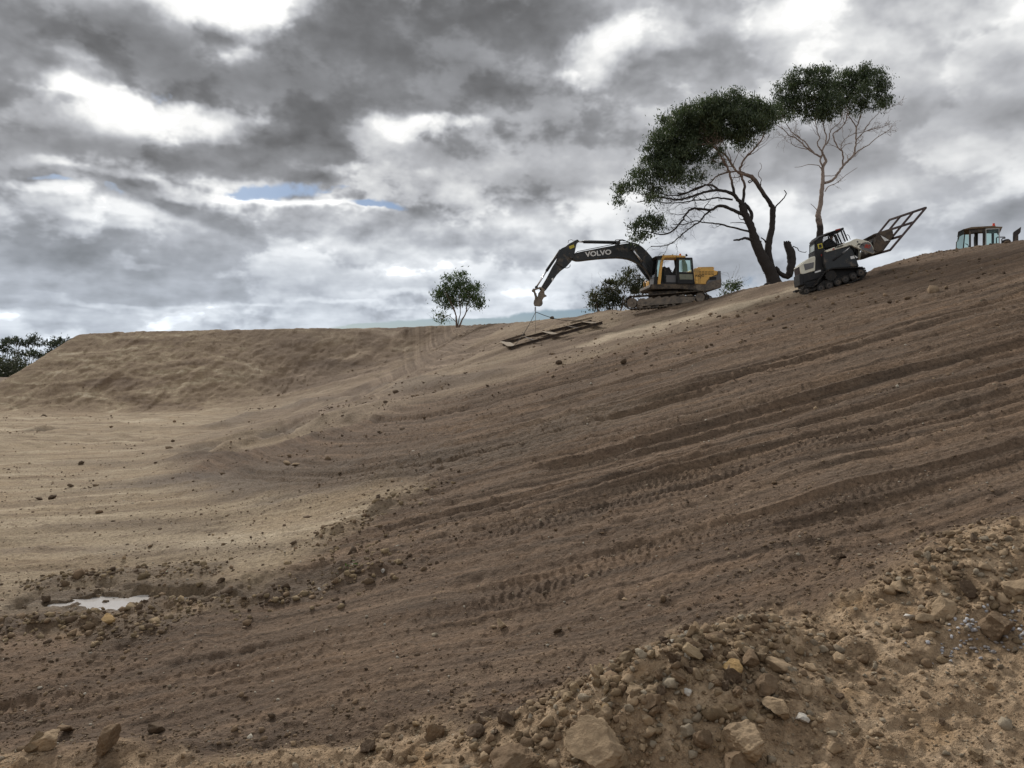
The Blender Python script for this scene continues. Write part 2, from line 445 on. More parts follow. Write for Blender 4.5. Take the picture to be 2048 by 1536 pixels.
        # mid-scale unevenness everywhere, gullies on the far bank
        face = sstep(66, 74, y) * near
        z = z + calm * near * 0.10 * fbm(x * .6, y * .6, 3, 95) * sstep(5, 9, y)
        z = z + face * calm * (0.26 * fbm(x * .16, y * .25, 3, 97) + 0.10 * fbm(x * .7, y * .9, 4, 98) - .16 * sstep(.12, .3, fbm(x * .3, y * .12, 3, 102)) + .09 * fbm(x * 2.2, y * 2.4, 3, 104)) + face * .08 * fbm(x * 1.7, y * 1.0, 3, 105) + face * .08 * sstep(.20, .34, fbm(x * .8, y * .4, 2, 106))
        far1 = sstep(34, 46, y) * near * (1 - face)
        z = z + calm * far1 * (0.26 * fbm(x * .35, y * .35, 3, 99) + .12 * fbm(x * 1.1, y * 1.3, 3, 103))
    return z

HEAPS = {}
for k_ in [(1330, 1440), (1500, 1350), (1200, 1530), (950, 1520), (1500, 1500), (1950, 1200), (2048, 1120), (200, 1530), (500, 1555), (2000, 1310), (1720, 1195)]:
    HEAPS[k_] = px_to_xy(*k_)

def gz(x, y, detail=True):
    return float(ground_z(np.array([x]), np.array([y]), detail)[0])

def ray_ground(px, py):
    return px_to_xy(px, py, lambda a, b: ground_z(a, b, False))

def build_ground():
    # columns by bearing, rows by distance; finer where the ground is near
    uin = np.linspace(-0.71, 0.71, 920)
    g = np.concatenate([-np.geomspace(0.72, 16, 46)[::-1], uin, np.geomspace(0.72, 16, 46)])
    a = np.linspace(5.3 ** -.5, 67.0 ** -.5, 600) ** -2.0
    rows = np.concatenate([[-120, -60, -25, -8, -2, 0.5, 1.5, 2.5, 3.3, 4.0, 4.5, 4.9], a, np.linspace(67.2, 92, 140), np.geomspace(92.6, 100, 10), np.geomspace(104, 4500, 46)])
    U, Yg = np.meshgrid(g, rows)
    Xg = U * np.maximum(Yg, 5.0)
    Zg = ground_z(Xg.ravel(), Yg.ravel())
    X = Xg.ravel(); Y = Yg.ravel()
    nr, nc = U.shape
    co = np.stack([X, Y, Zg], 1).astype(np.float32)
    idx = np.arange(nr * nc).reshape(nr, nc)
    q = np.stack([idx[:-1, :-1], idx[:-1, 1:], idx[1:, 1:], idx[1:, :-1]], -1).reshape(-1, 4)
    me = bpy.data.meshes.new("ground")
    me.vertices.add(len(co)); me.vertices.foreach_set("co", co.ravel())
    me.loops.add(q.size); me.loops.foreach_set("vertex_index", q.ravel().astype(np.int32))
    me.polygons.add(len(q)); me.polygons.foreach_set("loop_start", np.arange(0, q.size, 4, dtype=np.int32))
    me.polygons.foreach_set("use_smooth", np.ones(len(q), bool))
    me.update(calc_edges=True)
    # kinds of earth: pale silt / ochre spoil / damp mud plus painted shade at the toe ridge / track coordinate
    pale = pale_mask(X, Y); pile = pile_mask(X, Y)
    damp_shade = np.zeros_like(X)
    damp_shade = np.maximum(damp_shade, sstep(1.0, .25, seg_dist(X, Y, TRENCH)) * (np.abs(Y - 14) < 6))
    damp_shade = np.maximum(damp_shade, .9 * sstep(.75, .2, seg_dist(X, Y, BANK_IN) + .4 * fbm(X * 2, Y * 2, 2, 14)))
    damp_shade = np.maximum(damp_shade, .95 * sstep(.6, .15, seg_dist(X, Y, BANK_R) + .5 * fbm(X * 2, Y * 2, 2, 114)) * sstep(.2, -1.2, X + 2.2))
    damp_shade = np.maximum(damp_shade, .75 * sstep(.7, .2, seg_dist(X, Y, BANK_B) + .4 * fbm(X * 2, Y * 2, 2, 15)))
    damp_shade = np.maximum(damp_shade, .8 * sstep(1.1, .6, np.hypot((X - HOLE[0]) / 3.4, (Y - HOLE[1]) / 2.6) + .5 * fbm(X * .6, Y * .6, 2, 16)))
    damp_shade = np.maximum(damp_shade, .9 * sstep(0.9, .3, seg_dist(X, Y, FURROW)))
    nzd = .9 * fbm(X * .5, Y * .9, 3, 141)
    damp_shade = np.maximum(damp_shade, .85 * sstep(1.9, .3, seg_dist(X, Y, DARKB, .6, 1) + 1.5 * nzd) * (Y < 34))
    damp_shade = np.maximum(damp_shade, .55 * sstep(1.6, .2, seg_dist(X, Y, TOE) + 1.5 * nzd))  # dark band along the toe ridge, its shading put into the colour
    for L_ in FLOORB: damp_shade = np.maximum(damp_shade, .42 * sstep(.75, .1, seg_dist(X, Y, L_, .5, 1) + .9 * nzd))
    damp_shade = np.maximum(damp_shade, .9 * sstep(.55, .1, np.abs(np.hypot((X - PUD_C[0]) / 1.0, (Y - PUD_C[1]) / .5) - 1.15)))
    sandy = sstep(2.2, .6, seg_dist(X, Y, SANDY) + 2.2 * fbm(X * .5, Y * .6, 3, 18)) * pale
    ochre = pile.copy()
    for line, wd in ((OCH1, .5), (OCH2, .35)):
        ochre = np.maximum(ochre, sstep(wd, wd * .2, seg_dist(X, Y, line) + .4 * fbm(X * 2, Y * 2, 2, 19)))
    face = sstep(66, 74, Y) * sstep(120, 95, Y)
    ca = me.color_attributes.new("zone", 'FLOAT_COLOR', 'POINT')
    ca.data.foreach_set("color", np.stack([pale, ochre, damp_shade, sandy], 1).astype(np.float32).ravel())
    mid = sstep(-26, -12, X + .25 * (Y - 50)) * sstep(27, 37, Y) * (.55 + .45 * sstep(-.2, .1, fbm(X * .2, Y * .2, 3, 130)))
    me.attributes.new('mid', 'FLOAT', 'POINT').data.foreach_set('value', np.clip(mid, 0, 1).astype(np.float32))
    w = track_w(X, Y) + 0.16 * fbm(X * 0.12, Y * 0.2, 2, 3)
    ca = me.attributes.new("trackpos", 'FLOAT_VECTOR', 'POINT')
    ca.data.foreach_set("vector", np.stack([X * .1, w, face], 1).astype(np.float32).ravel())
    o = bpy.data.objects.new("ground", me); C.objects.link(o)
    o['kind'] = 'structure'
    me.materials.append(mat_ground())
    return o

SANDY = gpoly([(1230, 668), (1330, 650), (1420, 628), (1500, 605), (1590, 585)])
OCH1 = gpoly([(130, 1262), (200, 1250), (280, 1255)]); OCH2 = gpoly([(340, 1235), (430, 1225), (490, 1212)])

def mat_ground():
    m = bpy.data.materials.new("earth"); m.use_nodes = True
    k = NT(m.node_tree); k.n.clear()
    pos = k.node('ShaderNodeNewGeometry').outputs['Position']
    at = k.node('ShaderNodeAttribute', attribute_name='zone')
    sp = k.node('ShaderNodeSeparateColor'); k.put(sp.inputs[0], at.outputs['Color'])
    pale, och, damp_shade = sp.outputs; sandy = at.outputs['Alpha']
    tp = k.node('ShaderNodeAttribute', attribute_name='trackpos').outputs['Vector']
    st = k.node('ShaderNodeSeparateXYZ'); k.put(st.inputs[0], tp)
    flat = k.node('ShaderNodeCombineXYZ'); k.put(flat.inputs[0], st.outputs[0]); k.put(flat.inputs[1], st.outputs[1])
    tw = flat.outputs[0]; face = st.outputs[2]
    s1 = k.noise(k.vec('MULTIPLY', tw, (1.2, 1.1, 1)), 1.0, 5, .65)
    s2 = k.noise(k.vec('MULTIPLY', tw, (3.0, 5.0, 1)), 1.0, 4, .6)
    b1 = k.noise(pos, .35, 6, .6); b2 = k.noise(pos, 2.2, 5, .6); b3 = k.noise(pos, 16, 5, .65); b4 = k.noise(pos, 60, 3, .6)
    brown = k.ramp(s1, [(.28, (.098, .066, .044)), (.44, (.155, .106, .072)), (.58, (.218, .151, .102)), (.74, (.35, .255, .175))])
    brown = k.mix(k.maprange(s2, .42, .68, 0, .7), brown, (.110, .082, .060))
    s4 = k.noise(k.vec('MULTIPLY', tw, (1.6, 13.0, 1)), 1.0, 3, .6)
    brown = k.mix(k.maprange(s4, .50, .62, 0, .62), brown, (.085, .060, .042))
    s3 = k.noise(k.vec('MULTIPLY', tw, (2.0, 2.2, 1)), 1.0, 3, .6)
    brown = k.mix(k.maprange(s3, .50, .66, 0, .5), brown, (.25, .165, .105))
    brown = k.mix(k.maprange(b1, .52, .72, 0, .45), brown, (.225, .150, .095))
    brown = k.mix(k.maprange(b2, .55, .75, 0, .4), brown, (.25, .19, .14))
    pl1 = k.noise(k.vec('MULTIPLY', pos, (.09, .8, .5)), 1.0, 6, .62)
    palec = k.ramp(pl1, [(.30, (.235, .175, .115)), (.46, (.345, .268, .178)), (.58, (.445, .355, .245)), (.72, (.60, .50, .36))])
    palec = k.mix(k.maprange(b1, .48, .68, 0, .5), palec, (.35, .25, .15))
    palec = k.mix(k.maprange(b2, .56, .74, 0, .45), palec, (.20, .145, .10))
    fs = k.noise(k.vec('MULTIPLY', pos, (.22, 1.6, .5)), 1.0, 5, .7, dist=.5)
    palec = k.mix(k.maprange(fs, .50, .64, 0, .42), palec, (.185, .130, .092))
    fc1 = k.noise(k.vec('MULTIPLY', pos, (.12, .25, .55)), 1.0, 6, .62, dist=1.2)
    fc1 = k.math('ADD', fc1, k.math('MULTIPLY', k.math('SUBTRACT', k.noise(pos, 1.3, 6, .7), .5), .55))
    fac = k.ramp(fc1, [(.30, (.165, .113, .074)), (.42, (.240, .172, .112)), (.55, (.315, .235, .152)), (.63, (.42, .33, .22)), (.72, (.58, .48, .35))])
    palec = k.mix(face, palec, fac)
    mid = k.node('ShaderNodeAttribute', attribute_name='mid').outputs['Fac']
    midc = k.ramp(k.noise(k.vec('MULTIPLY', tw, (1.5, .7, 1)), 1.0, 6, .65, dist=.6), [(.32, (.125, .086, .058)), (.50, (.195, .140, .096)), (.62, (.27, .20, .14)), (.72, (.44, .345, .25))])
    palec = k.mix(mid, palec, midc)
    col = k.mix(pale, brown, palec)
    col = k.mix(sandy, col, k.ramp(k.noise(pos, .9, 5, .6), [(.3, (.36, .28, .20)), (.6, (.50, .405, .29))]))
    ochc = k.ramp(k.noise(pos, 3.0, 6, .65), [(.30, (.20, .138, .082)), (.44, (.33, .232, .145)), (.58, (.43, .312, .20)), (.74, (.54, .41, .28))])
    ochc = k.mix(k.maprange(k.noise(pos, 1.1, 3, .5), .6, .72, 0, .6), ochc, (.40, .24, .10))
    col = k.mix(och, col, ochc)
    col = k.mix(k.math('MULTIPLY', damp_shade, .85), col, k.mix(b2, (.075, .050, .032), (.16, .112, .070)))
    sp1 = k.noise(pos, 9.0, 5, .72)
    col = k.mix(k.maprange(sp1, .54, .66, 0, .62), col, k.mix(1.0, col, (.42, .40, .38), 'MULTIPLY'))
    grain = k.maprange(b3, .3, .7, .66, 1.30)
    gc = k.node('ShaderNodeCombineXYZ')
    for i in range(3): k.put(gc.inputs[i], grain)
    col = k.mix(1.0, col, gc.outputs[0], 'MULTIPLY')
    col = k.mix(k.maprange(b4, .62, .72, 0, .35), col, (.42, .35, .26))
    h = k.math('ADD', k.math('MULTIPLY', b3, .060), k.math('MULTIPLY', b4, .016))
    h = k.math('ADD', h, k.math('MULTIPLY', sp1, .07))
    bump = k.node('ShaderNodeBump'); bump.inputs['Strength'].default_value = 1.0; bump.inputs['Distance'].default_value = 1.0
    k.put(bump.inputs['Height'], h)
    p = k.node('ShaderNodeBsdfPrincipled')
    k.put(p.inputs['Base Color'], col); k.put(p.inputs['Normal'], bump.outputs[0])
    k.put(p.inputs['Roughness'], k.maprange(damp_shade, 0, 1, .97, .82)); p.inputs['Specular IOR Level'].default_value = .2
    out = k.node('ShaderNodeOutputMaterial'); k.l.new(p.outputs[0], out.inputs[0])
    return m

ground = build_ground()

# ------------------------------------------------------------------ mesh and material helpers
class MB:
    """collects solids that become ONE mesh object"""
    def __init__(s): s.v = []; s.f = []
    def add(s, vs, fs):
        o = len(s.v); s.v += [tuple(v) for v in vs]; s.f += [tuple(i + o for i in f) for f in fs]; return s
    def prism(s, poly, y0, y1):
        """outline in the x-z plane, given thickness along y"""
        a = sum(poly[i][0] * poly[(i + 1) % len(poly)][1] - poly[(i + 1) % len(poly)][0] * poly[i][1] for i in range(len(poly)))
        if a < 0: poly = poly[::-1]
        n = len(poly)
        vs = [(x, y0, z) for x, z in poly] + [(x, y1, z) for x, z in poly]
        fs = [tuple(range(n)), tuple(range(2 * n - 1, n - 1, -1))]
        fs += [((i + 1) % n, i, i + n, (i + 1) % n + n) for i in range(n)]
        return s.add(vs, fs)
    def box(s, c, d, rot=None):
        x, y, z = [q / 2 for q in d]
        vs = [Vector(p) for p in ((-x, -y, -z), (x, -y, -z), (x, y, -z), (-x, y, -z), (-x, -y, z), (x, -y, z), (x, y, z), (-x, y, z))]
        if rot is not None: vs = [rot @ v for v in vs]
        vs = [v + Vector(c) for v in vs]
        return s.add(vs, [(0, 3, 2, 1), (4, 5, 6, 7), (0, 1, 5, 4), (1, 2, 6, 5), (2, 3, 7, 6), (3, 0, 4, 7)])
    def beam(s, a, b, w, h, up=(0, 0, 1)):
        a = Vector(a); b = Vector(b); d = b - a; L = d.length
        if L < 1e-6: return s
        q = d.normalized(); u = Vector(up); side = q.cross(u)
        if side.length < 1e-4: side = q.cross(Vector((0, 1, 0)))
        side.normalize(); u = side.cross(q)
        vs = [p + side * (i * w / 2) + u * (j * h / 2) for p in (a, b) for i, j in ((-1, -1), (1, -1), (1, 1), (-1, 1))]
        return s.add(vs, [(0, 1, 2, 3), (7, 6, 5, 4), (0, 4, 5, 1), (1, 5, 6, 2), (2, 6, 7, 3), (3, 7, 4, 0)])
    def tube(s, pts, rad, n=8, cap=True):
        pts = [Vector(p) for p in pts]
        if not isinstance(rad, (list, tuple)): rad = [rad] * len(pts)
        o = len(s.v); ref = None
        for i, p in enumerate(pts):
            d = (pts[min(i + 1, len(pts) - 1)] - pts[max(i - 1, 0)])
            d = d.normalized() if d.length > 1e-9 else Vector((0, 0, 1))
            if ref is None:
                ref = d.orthogonal().normalized()
            ref = (ref - d * ref.dot(d))
            ref = ref.normalized() if ref.length > 1e-6 else d.orthogonal().normalized()
            bi = d.cross(ref)
            for k in range(n):
                a = 2 * math.pi * k / n
                s.v.append(tuple(p + (ref * math.cos(a) + bi * math.sin(a)) * rad[i]))
        for i in range(len(pts) - 1):
            for k in range(n):
                a = o + i * n + k; b = o + i * n + (k + 1) % n
                s.f.append((a, b, b + n, a + n))
        if cap:
            s.f.append(tuple(o + k for k in range(n))[::-1])
            e = o + (len(pts) - 1) * n
            s.f.append(tuple(e + k for k in range(n)))
        return s
    def cyl(s, c, r, w, n=20, axis='y'):
        c = Vector(c); d = {'x': Vector((1, 0, 0)), 'y': Vector((0, 1, 0)), 'z': Vector((0, 0, 1))}[axis] * (w / 2)
        return s.tube([c - d, c + d], r, n)
    def build(s, name, mat, parent=None, bevel=0.0, smooth=False):
        me = bpy.data.meshes.new(name); me.from_pydata(s.v, [], s.f); me.validate(); me.update()
        bm = bmesh.new(); bm.from_mesh(me); bmesh.ops.recalc_face_normals(bm, faces=bm.faces)
        if bevel > 0:
            ed = [e for e in bm.edges if len(e.link_faces) == 2 and e.calc_face_angle(0) > 0.5]
            try: bmesh.ops.bevel(bm, geom=ed, offset=bevel, segments=1, affect='EDGES', clamp_overlap=True)
            except Exception: pass
        bm.to_mesh(me); bm.free()
        if smooth:
            me.polygons.foreach_set("use_smooth", [True] * len(me.polygons)); me.update()
        me.materials.append(mat)
        o = bpy.data.objects.new(name, me); C.objects.link(o)
        if parent is not None: o.parent = parent
        return o

def tag(o, label=None, cat=None, group=None, kind=None):
    if label: o['label'] = label
    if cat: o['category'] = cat
    if group: o['group'] = group
    if kind: o['kind'] = kind
    return o

def empty(name, loc, rz=0.0):
    o = bpy.data.objects.new(name, None); C.objects.link(o)
    o.empty_display_size = 0.3
    o.location = loc; o.rotation_euler = (0, 0, rz)
    return o

_mats = {}
def paint(name, col, rough=.5, metal=0.0, dirt=0.0, dirtcol=(.20, .155, .11), scale=3.0, var=.12, spec=.4):
    """painted or bare surface with grime that is heavier low down in its noise"""
    key = name
    if key in _mats: return _mats[key]
    m = bpy.data.materials.new(name); m.use_nodes = True
    k = NT(m.node_tree); k.n.clear()
    pos = k.node('ShaderNodeTexCoord').outputs['Object']
    n1 = k.noise(pos, scale, 6, .65); n2 = k.noise(pos, scale * 7, 4, .6)
    c = k.mix(k.maprange(n1, .35, .7, 0, 1), tuple(q * (1 - var) for q in col), tuple(min(1, q * (1 + var)) for q in col))
    if dirt > 0:
        f = k.maprange(k.math('ADD', n1, k.math('MULTIPLY', n2, .35)), .80 - dirt * .45, .98 - dirt * .35, 0, 1, True)
        c = k.mix(k.math('MULTIPLY', f, min(1, .55 + dirt * .5)), c, dirtcol)
    bump = k.node('ShaderNodeBump'); bump.inputs['Strength'].default_value = .25; bump.inputs['Distance'].default_value = .02
    k.put(bump.inputs['Height'], n2)
    p = k.node('ShaderNodeBsdfPrincipled')
    k.put(p.inputs['Base Color'], c); k.put(p.inputs['Normal'], bump.outputs[0])
    k.put(p.inputs['Roughness'], k.maprange(n1, .3, .7, max(.05, rough - .1), min(1, rough + .15)))
    p.inputs['Metallic'].default_value = metal; p.inputs['Specular IOR Level'].default_value = spec
    out = k.node('ShaderNodeOutputMaterial'); k.l.new(p.outputs[0], out.inputs[0])
    _mats[key] = m
    return m

def glass_mat(name='tinted_glass', col=(.80, .93, .90)):
    if name in _mats: return _mats[name]
    m = bpy.data.materials.new(name); m.use_nodes = True
    k = NT(m.node_tree); k.n.clear()
    tr = k.node('ShaderNodeBsdfTransparent'); k.put(tr.inputs[0], col)
    gl = k.node('ShaderNodeBsdfGlossy'); gl.inputs['Roughness'].default_value = .05
    fr = k.node('ShaderNodeFresnel'); fr.inputs[0].default_value = 1.45
    mx = k.node('ShaderNodeMixShader'); k.put(mx.inputs[0], fr.outputs[0])
    k.l.new(tr.outputs[0], mx.inputs[1]); k.l.new(gl.outputs[0], mx.inputs[2])
    out = k.node('ShaderNodeOutputMaterial'); k.l.new(mx.outputs[0], out.inputs[0])
    _mats[name] = m
    return m

class Tracer:
    """turns points of an outline seen in the photograph into local x-z points of a plane y = yl of an object"""
    def __init__(s, loc, yaw, zoom):
        s.P = Vector(loc); s.R = Matrix.Rotation(yaw, 3, 'Z'); s.zoom = zoom
        s.Ri = s.R.transposed(); s.o = s.Ri @ (-s.P)
    def px(s, zx, zy):
        ox, oy, sc_ = s.zoom
        return ox + zx / sc_, oy + zy / sc_
    def pt(s, zx, zy, yl):
        px, py = s.px(zx, zy)
        d = s.Ri @ Vector(((px - CX) / FPX, 1.0, (HOR - py) / FPX))
        t = (yl - s.o.y) / d.y
        q = s.o + d * t
        return (q.x, q.z)
    def poly(s, pts, yl): return [s.pt(a, b, yl) for a, b in pts]
    def p3(s, zx, zy, yl):
        x, z = s.pt(zx, zy, yl); return Vector((x, yl, z))

def lettering(body, name, mat, parent, a, b, yl, height=None, offset=0.0, shear=0.0, bold=0.0):
    """raised letters between two local x-z points on the plane y = yl, facing the viewer"""
    cu = bpy.data.curves.new(name, 'FONT'); cu.body = body; cu.extrude = 0.006; cu.offset = bold
    cu.shear = shear; cu.resolution_u = 3; cu.align_x = 'LEFT'
    t = bpy.data.objects.new(name + '_tmp', cu); C.objects.link(t)
    bpy.context.view_layer.update()
    dg = bpy.context.evaluated_depsgraph_get()
    me = bpy.data.meshes.new_from_object(t.evaluated_get(dg))
    bpy.data.objects.remove(t)
    co = np.array([v.co[:] for v in me.vertices])
    mn = co.min(0); mx_ = co.max(0)
    L = math.hypot(b[0] - a[0], b[1] - a[1]); ang = math.atan2(b[1] - a[1], b[0] - a[0])
    sx = L / (mx_[0] - mn[0]); sy = (height / (mx_[1] - mn[1])) if height else sx
    ca, sa = math.cos(ang), math.sin(ang)
    x = (co[:, 0] - mn[0]) * sx; z = (co[:, 1] - mn[1]) * sy
    out = np.stack([a[0] + x * ca - z * sa, np.full_like(x, yl) - (co[:, 2] - mn[2]), a[1] + x * sa + z * ca], 1)
    me.vertices.foreach_set("co", out.astype(np.float32).ravel()); me.update()
    me.materials.clear(); me.materials.append(mat)
    me.flip_normals()
    o = bpy.data.objects.new(name, me); C.objects.link(o); o.parent = parent
    return o

def plane_pts(x0, x1, n): return [x0 + (x1 - x0) * i / (n - 1) for i in range(n)]

# ------------------------------------------------------------------ materials of the machines
M_ORANGE = paint('yellow_paint', (.86, .50, .13), .45, dirt=.26, scale=2.0)
M_BLACKP = paint('charcoal_paint', (.026, .030, .033), .45, dirt=.26, scale=2.2)
M_DARK = paint('dark_plastic', (.018, .018, .019), .6, dirt=.12, scale=4)
M_MUDST = paint('muddy_steel', (.12, .105, .09), .8, dirt=.62, dirtcol=(.25, .205, .16), scale=3.2)
M_TRACK = paint('track_steel', (.055, .047, .04), .75, dirt=.45, dirtcol=(.19, .145, .10), scale=5)
M_CHROME = paint('polished_rod', (.75, .75, .75), .18, metal=1.0)
M_WHITEL = paint('white_vinyl', (.80, .80, .78), .5, dirt=.08, var=.04)
M_BLACKL = paint('black_vinyl', (.02, .02, .02), .5)
M_CREAM = paint('cream_paint', (.80, .77, .64), .4, dirt=.12, scale=2.5)
M_GREY = paint('grey_plastic', (.16, .16, .165), .5, dirt=.2)
M_RED = paint('red_sticker', (.42, .055, .035), .5)
M_YEL = paint('yellow_sticker', (.60, .50, .06), .5, dirt=.15)
M_RUBBER = paint('rubber', (.022, .021, .020), .8, dirt=.30, dirtcol=(.10, .078, .058), scale=6)
M_RUST = paint('rusty_steel', (.085, .062, .060), .8, dirt=.30, dirtcol=(.15, .10, .08), scale=6)
M_BEACON = paint('amber_beacon', (.80, .16, .02), .3)
M_GLASS = glass_mat()
M_GLASSG = glass_mat('dusty_glass', (.66, .76, .74))

def track_belt(path, w, y, t, pitch, grouser, mat, name, parent):
    """closed belt of cross-wise shoes along a path in the x-z plane"""
    pts = [Vector((p[0], p[1])) for p in path]
    n = len(pts); seg = [(pts[(i + 1) % n] - pts[i]).length for i in range(n)]
    total = sum(seg); cnt = max(12, int(total / pitch)); mb = MB()
    for k in range(cnt):
        d = total * k / cnt; i = 0
        while d > seg[i]: d -= seg[i]; i += 1
        a = pts[i]; b = pts[(i + 1) % n]; q = (b - a).normalized(); c = a + q * d
        e = c + q * (total / cnt * .93)
        nrm = Vector((-q.y, q.x))
        mb.beam((c.x, y, c.y), (e.x, y, e.y), w, t, up=(nrm.x, 0, nrm.y))
        g = c + q * (total / cnt * .45) - nrm * 0  # raised bar across the shoe
        o = g + nrm * (t / 2 + grouser / 2) * ORI[0]
        mb.beam((o.x - q.x * .015, y, o.y - q.y * .015), (o.x + q.x * .015, y, o.y + q.y * .015), w * .98, grouser, up=(nrm.x, 0, nrm.y))
    return mb.build(name, mat, parent)
ORI = [1]

def arc(cx, cz, r, a0, a1, n=9):
    return [(cx + r * math.cos(R(a0 + (a1 - a0) * i / (n - 1))), cz + r * math.sin(R(a0 + (a1 - a0) * i / (n - 1)))) for i in range(n)]

# ------------------------------------------------------------------ excavator on the crest
def excavator():
    Z1 = (1050.0, 460.0, 4.763)
    Y0 = 44.9
    px0, py0 = 1050 + 1400 / 4.763, 460 + 735 / 4.763
    loc = ((px0 - CX) / FPX * Y0, Y0, (HOR - py0) / FPX * (Y0 - 1.3))
    yaw = R(4)
    root = empty('excavator', loc, yaw)
    tag(root, 'yellow and charcoal tracked excavator with its boom stretched out over the crest', 'excavator')
    T = Tracer(loc, yaw, Z1)
    T2 = Tracer(loc, 0.0, Z1)   # undercarriage stands at its own angle
    yn, yf = -1.30, 1.25
    # --- undercarriage, near and far
    ug_yaw = R(-21)
    U = Tracer(loc, ug_yaw, Z1)
    rot = Matrix.Rotation(ug_yaw - yaw, 4, 'Z')
    def under(o):
        o.data.transform(rot); return o
    c1 = U.pt(1012, 692, -1.6); c2 = U.pt(1668, 640, -1.6)
    ang = math.degrees(math.atan2(c2[1] - c1[1], c2[0] - c1[0])); r = .36
    for yc in (-1.30, 1.30):
        path = arc(c1[0], c1[1], r, ang + 270, ang + 90, 9) + arc(c2[0], c2[1], r, ang + 90, ang - 90, 9)
        ORI[0] = 1
        under(track_belt(path, .58, yc, .05, .19, .035, M_TRACK, 'track', root))
        mb = MB()
        q = Vector((c2[0] - c1[0], c2[1] - c1[1])).normalized(); nn = Vector((-q.y, q.x))
        def al(t, h): return (c1[0] + q.x * t + nn.x * h, c1[1] + q.y * t + nn.y * h)
        L = math.dist(c1, c2)
        mb.prism([al(.35, -.18), al(L - .35, -.18), al(L - .2, .06), al(L * .6, .15), al(.5, .15), al(.3, .02)], yc - .20, yc + .2)
        mb.prism([al(.6, -.25), al(L - .6, -.25), al(L - .5, -.12), al(.5, -.12)], yc - .25, yc + .25)
        for i in range(7): # lumps of caked mud on the frame
            t = .6 + i * (L - 1.2) / 6
            mb.prism([al(t - .25, .13), al(t + .22, .13), al(t + .12, .22 + .03 * (i % 3)), al(t - .12, .20)], yc - .18, yc + .18)
        under(mb.build('track_frame', M_MUDST, root, .015))
        under(MB().cyl((c1[0], yc, c1[1]), r * .80, .34, 24).cyl((c1[0], yc, c1[1]), r * .3, .46, 14).build('idler_wheel', M_MUDST, root))
        sp = MB().cyl((c2[0], yc, c2[1]), r * .66, .36, 20)
        for i in range(14):
            a = 2 * math.pi * i / 14
            sp.beam((c2[0] + math.cos(a) * r * .6, yc, c2[1] + math.sin(a) * r * .6), (c2[0] + math.cos(a) * r * .88, yc, c2[1] + math.sin(a) * r * .88), .12, .06, up=(0, 1, 0))
        under(sp.build('sprocket', M_MUDST, root))
        for i in range(7):
            p = al(.55 + i * (L - 1.1) / 6, -.25)
            under(MB().cyl((p[0], yc, p[1]), .10, .4, 12).build('track_roller', M_MUDST, root))
    p = U.pt(1345, 640, 0)
    cf = MB().box((p[0], 0, p[1] + .08), (1.7, 2.2, .34)).cyl((p[0], 0, p[1] + .42), .60, .30, 28, 'z')
    under(cf.build('car_body', M_TRACK, root, .02))
    # --- revolving deck
    dk = T.poly([(1195, 517), (1300, 513), (1625, 513), (1722, 518), (1700, 548), (1640, 575), (1480, 560), (1215, 562), (1190, 545)], yn)
    MB().prism(dk, yn, yf).build('deck', M_TRACK, root, .02)
    # engine house
    eh = T.poly([(1616, 364), (1792, 362), (1806, 386), (1838, 389), (1834, 425), (1790, 440), (1757, 462), (1733, 492), (1724, 516), (1622, 515)], yn)
    eo = MB().prism(eh, yn, yf).build('engine_cover', M_ORANGE, root, .03)
    top = T.poly([(1640, 366), (1790, 363), (1800, 382), (1645, 385)], yn + .25)
    MB().prism([(x, z + .06) for x, z in top], yn + .12, yf - .1).build('bonnet', M_ORANGE, root, .03)
    for i in range(12):
        a = T.pt(1683 + i * 9.2, 361, yn + .1); b = T.pt(1683 + i * 9.2, 374, yn + .1)
        MB().beam((a[0], yn + .10, a[1]), (b[0], yn + .10, b[1]), .025, .04, up=(1, 0, 0)).build('vent_slot', M_DARK, root)
    for i in range(5):
        g = T.poly([(1655 + i * 30, 394), (1678 + i * 30, 394), (1678 + i * 30, 424), (1655 + i * 30, 424)], yn)
        go = MB().prism(g, yn - .012, yn + .02).build('grille', M_DARK, root)
        for j in range(3):
            a = T.pt(1655 + i * 30, 401 + j * 8, yn); b = T.pt(1678 + i * 30, 401 + j * 8, yn)
            MB().beam((a[0], yn - .016, a[1]), (b[0], yn - .016, b[1]), .01, .03).build('grille_bar', M_ORANGE, go)
    for zx in (1655, 1668):
        a = T.pt(zx, 430, yn); b = T.pt(zx, 510, yn)
        MB().beam((a[0], yn - .003, a[1]), (b[0], yn - .003, b[1]), .012, .008, up=(1, 0, 0)).build('door_seam', M_DARK, root)
    # counterweight: dark band that curves up the rear, mud splashed below
    cw = T.poly([(1842, 390), (1864, 392), (1868, 440), (1874, 480), (1873, 545), (1850, 556), (1720, 586), (1640, 577), (1622, 560), (1626, 518), (1727, 518), (1737, 492), (1760, 464), (1792, 443), (1838, 428)], yn)
    MB().prism(cw, yn - .01, yf).build('counterweight', M_MUDST, root, .05)
    bd = T.poly([(1841, 389), (1865, 391), (1868, 470), (1800, 482), (1752, 500), (1729, 512), (1737, 492), (1760, 464), (1792, 443), (1838, 428)], yn - .02)
    MB().prism(bd, yn - .022, yn + .25).build('side_band', M_GREY, root)
    bw = T.poly([(1758, 446), (1822, 446), (1822, 474), (1758, 478)], yn - .03)
    MB().prism(bw, yn - .03, yn - .0).build('air_intake', M_DARK, root)
    a = T.pt(1617, 446, yn); b = T.pt(1706, 446, yn)
    lettering("VOLVO", 'lettering', M_BLACKL, root, a, b, yn - .004, bold=.015)
    a = T.pt(1664, 467, yn); b = T.pt(1678, 467, yn)
    lettering("7", 'lettering', M_BLACKL, root, a, b, yn - .004)
    # --- cab
    cn, cfar = -1.30, -.28
